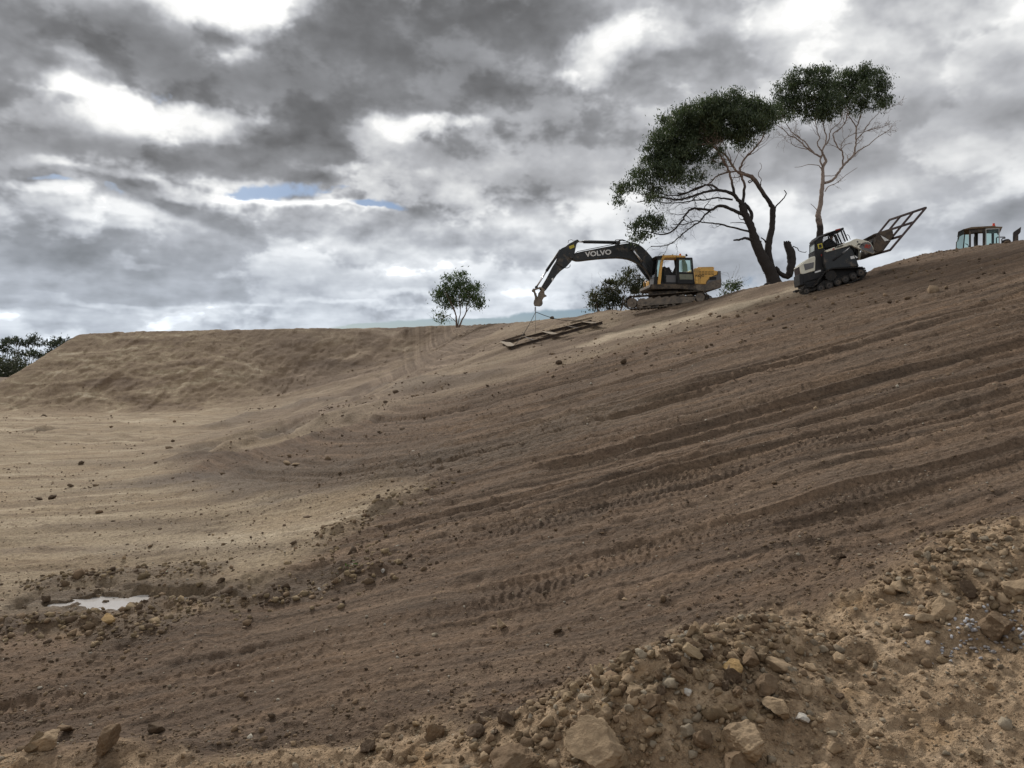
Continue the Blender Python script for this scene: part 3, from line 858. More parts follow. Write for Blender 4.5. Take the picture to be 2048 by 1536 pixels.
    def fr(poly, y0, y1, name, mat, bev=.012, par=None, yp=None):
        return MB().prism(T.poly(poly, y0 if yp is None else yp), y0, y1).build(name, mat, par or root, bev)
    cab = fr([(1308, 240), (1400, 237), (1528, 244), (1534, 263), (1322, 264), (1300, 262)], cn, cfar, 'cab_roof', M_ORANGE, .03)
    fr([(1308, 250), (1345, 262), (1330, 268), (1316, 292), (1303, 400), (1293, 517), (1262, 517), (1276, 400), (1292, 300)], cn, cn + .10, 'front_post', M_ORANGE)
    fr([(1308, 250), (1330, 264), (1318, 300), (1303, 400), (1293, 517), (1277, 517), (1290, 400), (1300, 300)], cfar - .08, cfar, 'front_post', M_DARK)
    fr([(1442, 262), (1462, 262), (1462, 512), (1442, 512)], cn, cn + .1, 'middle_post', M_DARK)
    fr([(1578, 262), (1596, 264), (1618, 512), (1598, 512)], cn, cn + .1, 'rear_post', M_DARK)
    fr([(1574, 262), (1596, 264), (1618, 512), (1592, 512)], cfar - .1, cfar, 'rear_post', M_DARK)
    fr([(1265, 500), (1618, 500), (1618, 517), (1262, 517)], cn + .01, cfar, 'cab_floor', M_DARK)
    # far side wall with a window the sky shows through
    fw = MB()
    for po in ([(1300, 262), (1590, 262), (1590, 288), (1300, 288)], [(1290, 405), (1600, 405), (1618, 512), (1270, 512)], [(1415, 262), (1470, 262), (1470, 420), (1400, 420), (1428, 350)]):
        fw.prism(T.poly(po, cfar - .03), cfar - .03, cfar - .002)
    fw.build('cab_wall', M_DARK, root)
    # front windscreen, side glass and door folded back
    g1 = T.pt(1268, 268, cn); g2 = T.pt(1240, 445, cn)
    ws = MB()
    ws.add([(g1[0], cn + .06, g1[1]), (g2[0], cn + .06, g2[1]), (g2[0], cfar - .04, g2[1]), (g1[0], cfar - .04, g1[1]),
            (g1[0] + .01, cn + .06, g1[1]), (g2[0] + .01, cn + .06, g2[1]), (g2[0] + .01, cfar - .04, g2[1]), (g1[0] + .01, cfar - .04, g1[1])],
           [(0, 1, 2, 3), (7, 6, 5, 4), (0, 4, 5, 1), (1, 5, 6, 2), (2, 6, 7, 3), (3, 7, 4, 0)])
    ws.build('windscreen', M_GLASSG, root)
    fr([(1272, 268), (1300, 268), (1272, 445), (1246, 445)], cn + .04, cn + .05, 'quarter_pane', M_GLASSG, 0)
    fr([(1262, 262), (1274, 262), (1246, 445), (1234, 445)], cn, cn + .05, 'front_frame', M_DARK)
    fr([(1262, 262), (1274, 262), (1246, 445), (1234, 445)], cfar - .05, cfar, 'front_frame', M_DARK, yp=cn)
    fr([(1240, 250), (1310, 242), (1305, 268), (1258, 270)], cn, cfar, 'roof_visor', M_DARK)
    fr([(1234, 445), (1270, 445), (1262, 517), (1225, 517)], cn, cn + .05, 'lower_panel', M_DARK)
    lp = MB(); h1 = T.pt(1236, 445, cn); h2 = T.pt(1226, 517, cn)
    lp.add([(h1[0], cn + .1, h1[1]), (h2[0], cn + .1, h2[1]), (h2[0], cfar, h2[1]), (h1[0], cfar, h1[1]), (h1[0] + .05, cn + .1, h1[1]), (h2[0] + .05, cn + .1, h2[1]), (h2[0] + .05, cfar, h2[1]), (h1[0] + .05, cfar, h1[1])],
           [(0, 1, 2, 3), (7, 6, 5, 4), (0, 4, 5, 1), (1, 5, 6, 2), (2, 6, 7, 3), (3, 7, 4, 0)])
    lp.build('front_panel', M_DARK, root)
    dn = cn - .10
    dr = MB()
    for po in ([(1452, 262), (1586, 264), (1590, 278), (1452, 276)], [(1452, 276), (1466, 276), (1470, 512), (1454, 512)], [(1584, 278), (1596, 276), (1618, 512), (1604, 512)],
               [(1468, 398), (1604, 402), (1606, 420), (1468, 418)], [(1468, 472), (1610, 474), (1614, 512), (1470, 512)]):
        dr.prism(T.poly(po, dn), dn, dn + .05)
    door = dr.build('door', M_DARK, root, .008)
    MB().prism(T.poly([(1466, 276), (1584, 278), (1602, 400), (1468, 397)], dn + .02), dn + .02, dn + .03).build('pane', M_GLASS, door)
    MB().prism(T.poly([(1470, 419), (1605, 421), (1609, 472), (1474, 471)], dn + .02), dn + .02, dn + .03).build('pane', paint('hazed_panel', (.22, .23, .17), .3), door)
    MB().beam((T.p3(1487, 300, dn - .02)), T.p3(1487, 392, dn - .02), .02, .03, up=(1, 0, 0)).build('handle', M_DARK, door)
    # inside: seat, console, blind
    fr([(1345, 360), (1375, 350), (1400, 400), (1450, 420), (1455, 440), (1370, 440)], cn + .35, cfar - .2, 'seat', M_DARK, .03)
    fr([(1318, 345), (1345, 352), (1385, 410), (1390, 500), (1320, 500), (1322, 400)], cn + .25, cfar - .12, 'seat_back', M_DARK, .03)
    fr([(1345, 430), (1450, 430), (1450, 500), (1345, 500)], cn + .12, cfar - .1, 'console', M_GREY, .02)
    fr([(1495, 278), (1520, 278), (1545, 330), (1550, 398), (1500, 398)], cn + .3, cn + .34, 'sun_blind', paint('cream_blind', (.45, .42, .30), .7), 0)
    MB().tube([T.p3(1338, 300, cn - .05), T.p3(1325, 305, cn - .12), T.p3(1325, 345, cn - .12), T.p3(1338, 352, cn - .05)], .012, 6).build('grab_rail', M_GREY, root)
    MB().tube([T.p3(1390, 380, -.7), T.p3(1410, 398, -.8), T.p3(1400, 410, -.7)], .015, 6).build('control_lever', M_DARK, root)
    p = T.p3(1478, 240, -1.1); MB().cyl((p.x, p.y, p.z + .035), .055, .08, 14, 'z').build('beacon', M_BEACON, root)
    for zx in (1320, 1405):
        p = T.p3(zx, 240, -1.1); MB().box((p.x, p.y, p.z + .02), (.08, .06, .05)).build('work_lamp', M_GREY, root, .01)
    p = T.p3(1538, 240, -1.2); q = T.p3(1525, 258, -1.25)
    MB().tube([q, p], .012, 6).box((p.x, p.y, p.z), (.10, .05, .13), Matrix.Rotation(R(-35), 3, 'Y')).build('mirror', M_DARK, root)
    # handrails and steps at the front corner
    hr = MB()
    for off in (0, .5):
        hr.tube([T.p3(1135, 560, 1.0 + off * .3), T.p3(1132, 500, 1.0 + off * .3), T.p3(1150, 483, 1.0 + off * .3), T.p3(1168, 490, 1.0 + off * .3), T.p3(1160, 560, 1.0 + off * .3)], .022, 6)
    hr.tube([T.p3(1150, 483, 1.0), T.p3(1150, 483, 1.15)], .02, 6).tube([T.p3(1133, 530, 1.0), T.p3(1133, 530, 1.15)], .02, 6)
    hr.build('handrail', M_ORANGE, root)
    fr([(1135, 550), (1215, 545), (1215, 575), (1140, 578)], .6, 1.2, 'step', M_TRACK)
    fr([(1175, 488), (1215, 470), (1222, 520), (1180, 548)], .55, 1.2, 'tool_box', M_ORANGE, .02)
    # --- boom
    bn, bf = .02, .50
    boomp = [(455, 232), (500, 214), (560, 200), (640, 186), (740, 166), (840, 148), (905, 137), (960, 128), (1010, 121), (1050, 124), (1085, 136), (1125, 166), (1165, 206), (1205, 254), (1235, 300),
             (1262, 380), (1262, 470), (1240, 500), (1214, 495), (1196, 440), (1170, 398), (1128, 352), (1085, 318), (1040, 293), (990, 275), (940, 266), (880, 262), (800, 265), (700, 272), (600, 283),
             (530, 292), (495, 292), (462, 282), (430, 262)]
    boom = MB().prism(T.poly(boomp, bn), bn, bf).build('boom', M_BLACKP, root, .02)
    for zx, zy, rr in ((445, 250, .13), (1020, 180, .11), (890, 125, .10), (1225, 480, .14), (945, 160, .05)):
        p = T.pt(zx, zy, bn - .03)
        MB().cyl((p[0], (bn + bf) / 2, p[1]), rr, bf - bn + .14, 16).build('pivot_pin', M_BLACKP, boom)
    a = T.pt(575, 259, bn - .005); b = T.pt(824, 232, bn - .005)
    lettering("VOLVO", 'lettering', M_WHITEL, boom, a, b, bn - .006, height=.30, bold=.030)
    pr = MB()
    pr.tube([T.p3(430, 262, bn), T.p3(500, 205, bn - .03), T.p3(700, 165, bn - .03), T.p3(880, 128, bn - .03), T.p3(1010, 115, bn - .03)], .02, 6)
    pr.tube([T.p3(840, 125, bn + .1), T.p3(865, 95, bn + .1), T.p3(930, 92, bn + .1), T.p3(1000, 120, bn + .1)], .025, 6)
    pr.tube([T.p3(870, 120, bn + .2), T.p3(900, 100, bn + .2), T.p3(960, 105, bn + .2), T.p3(1010, 128, bn + .2)], .025, 6)
    pr.tube([T.p3(410, 125, bn + .1), T.p3(415, 100, bn + .1), T.p3(440, 92, bn + .1), T.p3(462, 100, bn + .1)], .014, 6)
    pr.build('hydraulic_hose', M_RUBBER, boom)
    # --- stick
    sn, sf = .08, .44
    stp = [(498, 95), (478, 97), (455, 112), (420, 130), (385, 158), (352, 172), (330, 190), (300, 290), (262, 350), (205, 460), (160, 535), (140, 560), (160, 578), (186, 586), (205, 566), (250, 505), (300, 432), (345, 385),
           (400, 345), (430, 312), (455, 282), (470, 240), (480, 190), (490, 140), (504, 110)]
    stick = MB().prism(T.poly(stp, sn), sn, sf).build('stick', M_BLACKP, root, .02)
    MB().prism(T.poly([(418, 155), (464, 138), (472, 165), (428, 182)], sn - .004), sn - .006, sn + .01).build('decal', M_YEL, stick)
    MB().prism(T.poly([(252, 462), (268, 455), (275, 478), (258, 486)], sn - .004), sn - .006, sn + .01).build('decal', M_WHITEL, stick)
    MB().tube([T.p3(430, 330, sn - .02), T.p3(428, 350, sn - .05), T.p3(405, 362, sn - .05), T.p3(370, 360, sn - .02), T.p3(300, 320, sn - .03)], .02, 6).build('hydraulic_hose', M_RUBBER, stick)
    ym = (sn + sf) / 2
    def ram(a, b, c, rb, rr, y, name='hydraulic_ram'):
        """barrel a-b, rod b-c"""
        o = MB().tube([T.p3(*a, y), T.p3(*b, y)], rb, 14).build(name, M_BLACKP, root, 0, True)
        MB().tube([T.p3(*b, y), T.p3(*c, y)], rr, 12).build('rod', M_CHROME, o, 0, True)
        e = T.p3(*c, y); MB().cyl((e.x, e.y, e.z), rr * 1.7, .16, 14).build('rod_eye', M_BLACKP, o)
        return o
    ram((905, 120), (556, 112), (496, 108), .095, .055, ym)
    ram((338, 192), (205, 390), (108, 545), .085, .05, ym)
    ram((1205, 440), (1120, 310), (1024, 182), .09, .052, bn - .16)
    ram((1205, 500), (1068, 325), (1030, 200), .09, .052, bf + .16)
    lk = MB()
    for y in (sn - .06, sf + .06):
        lk.beam(T.p3(78, 572, y), T.p3(150, 548, y), .05, .10, up=(0, 0, 1)); lk.beam(T.p3(150, 548, y), T.p3(172, 566, y), .05, .12)
        lk.beam(T.p3(84, 572, y), T.p3(108, 650, y), .05, .12, up=(1, 0, 0))
    p = T.pt(84, 572, sn); lk.cyl((p[0], ym, p[1]), .085, .5, 14)
    p = T.pt(172, 575, sn); lk.cyl((p[0], ym, p[1]), .10, .5, 14)
    lk.build('linkage', M_MUDST, root, .006)
    qh = MB()
    for y in (sn - .02, sf - .08):
        qh.prism(T.poly([(100, 590), (120, 640), (128, 600), (150, 575), (182, 570), (188, 612), (205, 622), (208, 632), (182, 642), (165, 668), (170, 700), (160, 720), (140, 728), (92, 724), (82, 700), (86, 670), (100, 655), (92, 620)], y), y, y + .10)
    qh.prism(T.poly([(100, 600), (112, 600), (112, 720), (92, 715)], sn), sn + .08, sf - .08)
    qh.prism(T.poly([(95, 690), (160, 690), (150, 722), (95, 720)], sn), sn + .08, sf - .08)
    qh.build('quick_hitch', M_MUDST, root, .012)
    return root, T

EXC, TEX = excavator()

# ------------------------------------------------------------------ compact track loader
LYAW = R(-7)
M_RIM = paint('dusty_rim', (.07, .062, .055), .7, dirt=.4, dirtcol=(.13, .10, .075))
def loader():
    Z2 = (1560.0, 400.0, 6.4)
    px0, py0 = 1560 + 640 / 6.4, 400 + 1125 / 6.4
    gx, gy = ray_ground(px0, py0 + 1)
    Y0 = gy + .9
    loc = ((px0 - CX) / FPX * Y0 + .0, Y0, gz((px0 - CX) / FPX * gy, gy, False))
    root = empty('track_loader', loc, LYAW)
    tag(root, 'black and cream compact track loader with mesh cab climbing the slope with a steel frame', 'track loader')
    T = Tracer(loc, LYAW, Z2)
    tn = -.92
    def fr(poly, y0, y1, name, mat, bev=.012, par=None, yp=None):
        return MB().prism(T.poly(poly, y0 if yp is None else yp), y0, y1).build(name, mat, par or root, bev)
    # tracks
    bp = [(640, 884), (700, 874), (1040, 862), (1078, 874), (1102, 918), (1092, 962), (1062, 990), (990, 1020), (890, 1062), (790, 1105), (690, 1145), (580, 1178), (440, 1210), (340, 1218), (296, 1196), (282, 1160),
          (300, 1124), (340, 1112), (420, 1112), (470, 1070), (520, 1000), (570, 930)]
    for y in (-.70, .70):
        path = T.poly(bp, tn)
        ORI[0] = 1
        track_belt(path, .44, y, .035, .10, .022, M_RUBBER, 'track', root)
    for y in (-.70, .70):
        for zx, zy, r in ((632, 1092, .175), (742, 1052, .155), (842, 1012, .165), (942, 972, .165), (1040, 928, .175), (528, 1125, .17), (340, 1165, .15)):
            p = T.pt(zx, zy, tn)
            w = MB().cyl((p[0], y, p[1]), r, .40, 24).build('wheel', M_RUBBER, root, .01)
            MB().cyl((p[0], y, p[1]), r * .62, .425, 18).build('rim', M_RIM, w, .008)
            MB().cyl((p[0], y, p[1]), r * .28, .44, 14).build('hub', M_DARK, w)
        p = T.pt(655, 965, tn)
        sp = MB().cyl((p[0], y, p[1]), .22, .36, 22)
        for i in range(12):
            a = 2 * math.pi * i / 12; sp.cyl((p[0] + .235 * math.cos(a), y, p[1] + .235 * math.sin(a)), .025, .38, 8)
        sp.build('sprocket', M_RUBBER, root)
        MB().prism(T.poly([(560, 1030), (700, 1010), (980, 930), (1000, 960), (800, 1040), (600, 1100), (400, 1170), (360, 1140), (480, 1110)], tn), y - .12, y + .12).build('track_frame', M_RUBBER, root, .01)
    # body
    fr([(445, 640), (560, 640), (760, 590), (905, 590), (965, 705), (1010, 850), (700, 868), (600, 905), (560, 960), (500, 1090), (380, 1110), (325, 1100), (320, 960), (450, 915)], -.55, .55, 'body', M_DARK, .02)
    fr([(560, 660), (880, 600), (930, 640), (1012, 846), (660, 876), (600, 900), (565, 800)], -.86, -.55, 'side_guard', M_BLACKP, .02)
    fr([(560, 660), (880, 600), (930, 640), (1012, 846), (660, 876), (600, 900), (565, 800)], .55, .86, 'side_guard', M_BLACKP, .02, yp=-.55)
    fr([(300, 965), (560, 905), (600, 905), (560, 960), (505, 1000), (300, 1060)], -.6, .6, 'rear_bumper', M_DARK, .02)
    fr([(312, 1052), (322, 1048), (330, 1108), (322, 1112)], -.62, .62, 'counterweight', M_DARK, .01)
    fr([(600, 870), (1040, 852), (1050, 925), (820, 1010), (560, 1120), (480, 1120)], -.50, .50, 'chassis', M_DARK, .02)
    fr([(175, 985), (330, 960), (330, 1110), (185, 1125), (176, 1060)], -.56, .50, 'rear_bumper', M_DARK, .02, yp=.5)
    # bonnet
    hood = fr([(452, 718), (460, 745), (452, 905), (290, 958), (268, 948), (250, 838), (335, 765), (400, 728)], -.56, .56, 'bonnet', M_CREAM, .03)
    fr([(303, 822), (436, 794), (430, 868), (322, 902)], -.575, -.54, 'side_grille', M_GREY, .008, hood)
    a = T.pt(258, 850, -.56); b = T.pt(272, 942, -.56)
    MB().add([(a[0] - .03, -.47, a[1]), (b[0] - .03, -.47, b[1]), (b[0] - .03, .47, b[1]), (a[0] - .03, .47, a[1]), (a[0] + .1, -.47, a[1]), (b[0] + .1, -.47, b[1]), (b[0] + .1, .47, b[1]), (a[0] + .1, .47, a[1])],
             [(0, 1, 2, 3), (7, 6, 5, 4), (0, 4, 5, 1), (1, 5, 6, 2), (2, 6, 7, 3), (3, 7, 4, 0)]).build('rear_grille', paint('radiator_mesh', (.035, .02, .02), .7), hood)
    fr([(445, 916), (520, 893), (526, 912), (452, 936)], -.62, -.56, 'sticker', M_WHITEL, 0)
    fr([(522, 698), (590, 680), (596, 700), (528, 718)], -.57, -.553, 'sticker', M_RED, 0)
    fr([(900, 722), (950, 712), (958, 748), (908, 757)], -.875, -.862, 'sticker', M_WHITEL, 0)
    fr([(955, 705), (1000, 738), (975, 745)], -.875, -.86, 'sticker', M_WHITEL, 0)
    # cab
    rn = -.46
    cabp = [(452, 500), (548, 442), (560, 470), (545, 520), (572, 640), (556, 700), (460, 720), (448, 640)]
    fr(cabp, rn, rn + .05, 'cab_side', M_DARK, .01)
    fr(cabp, -rn - .05, -rn, 'cab_side', M_DARK, .01, yp=rn)
    roof = fr([(452, 500), (482, 462), (815, 348), (822, 378), (560, 446), (500, 486)], rn - .04, -rn + .04, 'cab_roof', M_DARK, .02)
    fr([(448, 505), (480, 470), (600, 428), (600, 436), (500, 480), (456, 520)], rn - .045, -rn + .045, 'roof_skin', M_GREY, .01, roof)
    fr([(708, 378), (768, 362), (770, 376), (712, 392)], rn - .055, rn - .03, 'sticker', M_RED, 0)
    fr([(590, 420), (645, 402), (650, 410), (594, 428)], rn - .055, rn - .03, 'sticker', M_WHITEL, 0)
    for yy in (rn, -rn - .05):
        po = MB()
        for a, b, w_ in (((786, 395), (838, 530), .05), ((812, 385), (868, 520), .05), ((690, 420), (735, 560), .045)):
            po.beam(T.p3(*a, rn) + Vector((0, yy - rn + .025, 0)), T.p3(*b, rn) + Vector((0, yy - rn + .025, 0)), .05, w_, up=(1, 0, 0))
        po.build('cab_post', M_DARK, root)
        me = MB()   # steel mesh: wires both ways
        A, B_, D, E = T.p3(552, 452, rn), T.p3(786, 398, rn), T.p3(572, 612, rn), T.p3(840, 535, rn)
        off = Vector((0, yy - rn + .02, 0))
        for i in range(19):
            t = i / 18; me.beam(A.lerp(B_, t) + off, D.lerp(E, t) + off, .008, .008, up=(1, 0, 0))
        for i in range(10):
            t = i / 9; me.beam(A.lerp(D, t) + off, B_.lerp(E, t) + off, .008, .008)
        me.build('mesh_guard', M_DARK, root)
    # rear window frame
    p1 = T.pt(452, 530, rn); p2 = T.pt(450, 710, rn)
    rw = MB()
    for y0, y1, za, zb in ((-.46, .46, p1[1], p1[1] - .10), (-.46, .46, p2[1] + .08, p2[1]), (-.46, -.40, p1[1], p2[1]), (.40, .46, p1[1], p2[1])):
        rw.box(((p1[0] + p2[0]) / 2, (y0 + y1) / 2, (za + zb) / 2), (.05, y1 - y0, abs(za - zb)))
    rwf = rw.build('rear_window', M_DARK, root)
    MB().box(((p1[0] + p2[0]) / 2, 0, (p1[1] + p2[1]) / 2), (.01, .8, abs(p1[1] - p2[1]) - .18)).build('pane', paint('pale_pane', (.55, .60, .56), .25), rwf)  # opaque pale pane filling the rear window
    fr([(478, 566), (538, 552), (550, 612), (492, 628)], rn - .012, rn, 'warning_sign', M_YEL, 0)
    fr([(496, 574), (530, 566), (538, 606), (504, 614)], rn - .018, rn - .012, 'warning_symbol', M_BLACKL, 0)
    MB().tube([T.p3(850, 450, rn + .1), T.p3(866, 444, rn + .1), T.p3(884, 460, rn + .1), T.p3(900, 505, rn + .1)], .014, 6).build('grab_rail', M_DARK, root)
    fr([(560, 560), (600, 500), (640, 490), (660, 560), (760, 560), (770, 590), (580, 620)], -.25, .25, 'seat', M_DARK, .03)
    # lift arms
    armp = [(574, 650), (760, 578), (900, 528), (940, 505), (980, 494), (1060, 508), (1140, 532), (1172, 560), (1192, 600), (1216, 668), (1198, 690), (1130, 664), (1040, 634), (960, 604), (915, 580), (885, 578), (860, 592), (600, 668)]
    for y in (-.90, .74):
        arm = fr(armp, y, y + .16, 'lift_arm', M_CREAM, .015, yp=-.9)
        if y < 0:
            fr([(1060, 545), (1130, 538), (1165, 566), (1184, 602), (1204, 668), (1194, 682), (1120, 655), (1050, 632), (1010, 600)], y - .006, y + .01, 'side_decal', M_GREY, 0, arm)
            lettering("TEREX", 'lettering', M_BLACKL, arm, T.pt(706, 622, y - .01), T.pt(815, 586, y - .01), y - .008, height=.075, bold=.02)
            MB().prism(T.poly([(668, 632), (692, 612), (700, 628), (680, 640)], y - .01), y - .008, y + .002).build('emblem', M_RED, arm)
            lettering("PT-", 'lettering', M_BLACKL, arm, T.pt(985, 580, y - .01), T.pt(1078, 596, y - .01), y - .010, height=.10, bold=.03, shear=.3)
            lettering("80", 'lettering', M_RED, arm, T.pt(1078, 612, y - .01), T.pt(1150, 624, y - .01), y - .010, height=.17, bold=.03, shear=.2)
            for zx, zy, r in ((992, 534, .035), (1090, 545, .025), (1150, 558, .02), (1160, 632, .04)):
                q = T.pt(zx, zy, y); MB().cyl((q[0], y, q[1]), r, .04, 14).build('pin', M_GREY, arm)
        ra = MB().tube([T.p3(682, 772, -.9) + Vector((0, y + .95, 0)), T.p3(812, 676, -.9) + Vector((0, y + .95, 0))], .045, 12).build('lift_ram', M_DARK, root, 0, True)
        MB().tube([T.p3(812, 676, -.9) + Vector((0, y + .95, 0)), T.p3(900, 602, -.9) + Vector((0, y + .95, 0))], .024, 10).build('rod', M_CHROME, ra, 0, True)
        MB().tube([T.p3(800, 683, -.9) + Vector((0, y + .95, 0)), T.p3(846, 650, -.9) + Vector((0, y + .95, 0))], .05, 12).build('gland', M_GREY, ra, 0, True)
        MB().tube([T.p3(955, 520, -.9) + Vector((0, y + 1.12, 0)), T.p3(1210, 560, -.9) + Vector((0, y + 1.12, 0))], .04, 10).build('tilt_ram', M_DARK, root, 0, True)
    fr([(960, 515), (1010, 500), (1050, 520), (1010, 600), (980, 560)], -.74, .74, 'cross_tube', M_DARK, .02)
    fr([(960, 600), (1010, 640), (1000, 760), (975, 700)], -.55, .55, 'front_frame', M_DARK, .01)
    # bucket: back, floor, two cheeks
    bw = .93
    bo = MB()
    for y in (-bw, bw - .03):
        bo.prism(T.poly([(1262, 440), (1300, 402), (1440, 370), (1450, 428), (1412, 520), (1320, 640), (1250, 664), (1212, 640), (1232, 560)], -bw), y, y + .03)
    bo.prism(T.poly([(1208, 430), (1275, 412), (1300, 402), (1270, 440), (1240, 560), (1215, 655), (1196, 690), (1190, 660), (1216, 560), (1238, 460), (1212, 442)], -bw), -bw + .03, bw - .03)
    bo.prism(T.poly([(1215, 655), (1250, 664), (1320, 640), (1412, 520), (1450, 428), (1456, 436), (1418, 528), (1328, 650), (1250, 678), (1200, 690)], -bw), -bw + .03, bw - .03)
    bucket = bo.build('bucket', M_MUDB, root, .006)
    MB().prism(T.poly([(1288, 452), (1402, 515), (1342, 528)], -bw - .01), -bw - .012, -bw).build('sticker', M_WHITEL, bucket)
    fr([(1160, 560), (1205, 500), (1225, 560), (1205, 690), (1180, 680), (1190, 620)], -.6, .6, 'attach_plate', M_DARK, .01)
    return root, T

M_MUDB = paint('muddy_bucket', (.07, .055, .045), .75, dirt=.5, dirtcol=(.14, .105, .075), scale=4)
LOAD, TLO = loader()

# the welded steel frame carried in the bucket
def carried_frame():
    root = empty('steel_frame', LOAD.location, LYAW)
    tag(root, 'rusty welded steel frame of square bars sticking up from the loader bucket', 'steel frame')
    T = TLO
    # near long bar lies in the plane y=-1.5, far one in y=+1.5
    yn_ = -1.45
    nb, nt = T.p3(1410, 640, yn_), T.p3(1868, 98, yn_)
    W = None
    # the far edge: same bar moved along the width of the machine until it reads at its place
    def far(zx, zy, yl): return T.p3(zx, zy, yl)
    yf_ = 1.45
    fb, ft = far(985, 762, yf_), far(1402, 255, yf_)
    th = .085
    def bar(a, b, name='bar'):
        MB().beam(a, b, th, th).build(name, M_RUST, root, .006)
    bar(nb, nt); bar(fb, ft); bar(nb.lerp(fb, 0), fb); bar(nt, ft)
    for t in (.33, .68):
        bar(nb.lerp(fb, t), nt.lerp(ft, t))
    for t in (.34, .66):
        bar(nb.lerp(nt, t), fb.lerp(ft, t))
    return root
carried_frame()

# ------------------------------------------------------------------ driver in the loader: one skinned figure
def person_seated():
    T = TLO
    hip = T.p3(672, 668, 0.0)
    tilt = Matrix.Rotation(R(-12), 3, 'Y')
    P = {'pelvis': (0, 0, 0), 'waist': (0.0, 0, .18), 'chest': (0.03, 0, .40), 'neck': (.06, 0, .56), 'head': (.09, 0, .68), 'crown': (.10, 0, .80)}
    v = []; e = []; r = []
    def ad(p, rad, par=None):
        q = tilt @ Vector(p); v.append(q); r.append(rad)
        if par is not None: e.append((par, len(v) - 1))
        return len(v) - 1
    a = ad(P['pelvis'], (.16, .13)); b = ad(P['waist'], (.15, .12), a); c = ad(P['chest'], (.17, .125), b); n = ad(P['neck'], (.06, .06), c)
    h = ad(P['head'], (.095, .085), n); ad(P['crown'], (.075, .07), h)
    for s in (-1, 1):
        sh = ad((.03, s * .19, .46), (.065, .065), c); el = ad((.17, s * .25, .24), (.05, .05), sh); wr = ad((.38, s * .20, .26), (.032, .032), el); ad((.46, s * .19, .27), (.036, .028), wr)
        hp = ad((.06, s * .10, -.01), (.095, .09), a); kn = ad((.44, s * .13, .03), (.068, .068), hp); an = ad((.50, s * .13, -.38), (.045, .045), kn); ad((.64, s * .14, -.42), (.04, .035), an)
    me = bpy.data.meshes.new('person'); me.from_pydata([tuple(x) for x in v], e, []); me.update()
    o = bpy.data.objects.new('person', me); C.objects.link(o)
    sk = o.modifiers.new('skin', 'SKIN'); sk.use_smooth_shade = True
    for i, q in enumerate(r): me.skin_vertices[0].data[i].radius = q
    me.skin_vertices[0].data[0].use_root = True
    sb = o.modifiers.new('sub', 'SUBSURF'); sb.levels = 2; sb.render_levels = 2
    bpy.context.view_layer.update()
    dg = bpy.context.evaluated_depsgraph_get()
    m2 = bpy.data.meshes.new_from_object(o.evaluated_get(dg)); bpy.data.objects.remove(o)
    m2.materials.clear(); m2.materials.append(paint('dark_work_clothes', (.035, .038, .045), .85))
    m2.materials.append(paint('skin', (.42, .25, .18), .6))
    Ti = tilt.inverted()
    for p in m2.polygons:
        p.use_smooth = True
        q = Ti @ p.center
        if q.z > .56 or (q.x > .40 and q.z > .2): p.material_index = 1
    root = bpy.data.objects.new('person', m2); C.objects.link(root); root.location = LOAD.location + TLO.R @ hip; root.rotation_euler = (0, 0, LYAW)
    tag(root, 'driver in dark work clothes and cap seated in the mesh cab of the loader', 'person')
    def lp(p): return tilt @ Vector(p)
    cp = MB(); c0 = Vector((.10, 0, .755))
    cp.tube([lp((.10, 0, .72)), lp((.10, 0, .79)), lp((.10, 0, .83)), lp((.10, 0, .845))], [.112, .108, .07, .02], 16)
    cp.beam(lp((.18, 0, .735)), lp((.29, 0, .72)), .15, .015)
    cp.build('cap', paint('dark_cap', (.03, .03, .035), .8), root, 0, True)
    MB().tube([lp((.185, 0, .70)), lp((.205, 0, .665)), lp((.19, 0, .655))], [.010, .017, .012], 8).build('nose', _mats['skin'], root, 0, True)
    for s in (-1, 1):
        MB().tube([lp((.09, s * .088, .72)), lp((.085, s * .10, .69)), lp((.09, s * .09, .655))], [.012, .018, .010], 8).build('ear', _mats['skin'], root, 0, True)
        MB().tube([lp((.172, s * .034, .705)), lp((.185, s * .034, .705))], .011, 8).build('eye', M_BLACKL, root, 0, True)
        for k in range(4):
            y0 = s * .19 + (k - 1.5) * .019
            MB().tube([lp((.46, y0, .275)), lp((.50, y0, .275)), lp((.515, y0, .25)), lp((.50, y0, .235))], [.010, .0095, .009, .008], 6).build('finger', _mats['skin'], root, 0, True)
        MB().tube([lp((.43, s * .19 - s * .035, .27)), lp((.465, s * .19 - s * .05, .265)), lp((.49, s * .19 - s * .045, .245))], [.011, .010, .009], 6).build('thumb', _mats['skin'], root, 0, True)
person_seated()

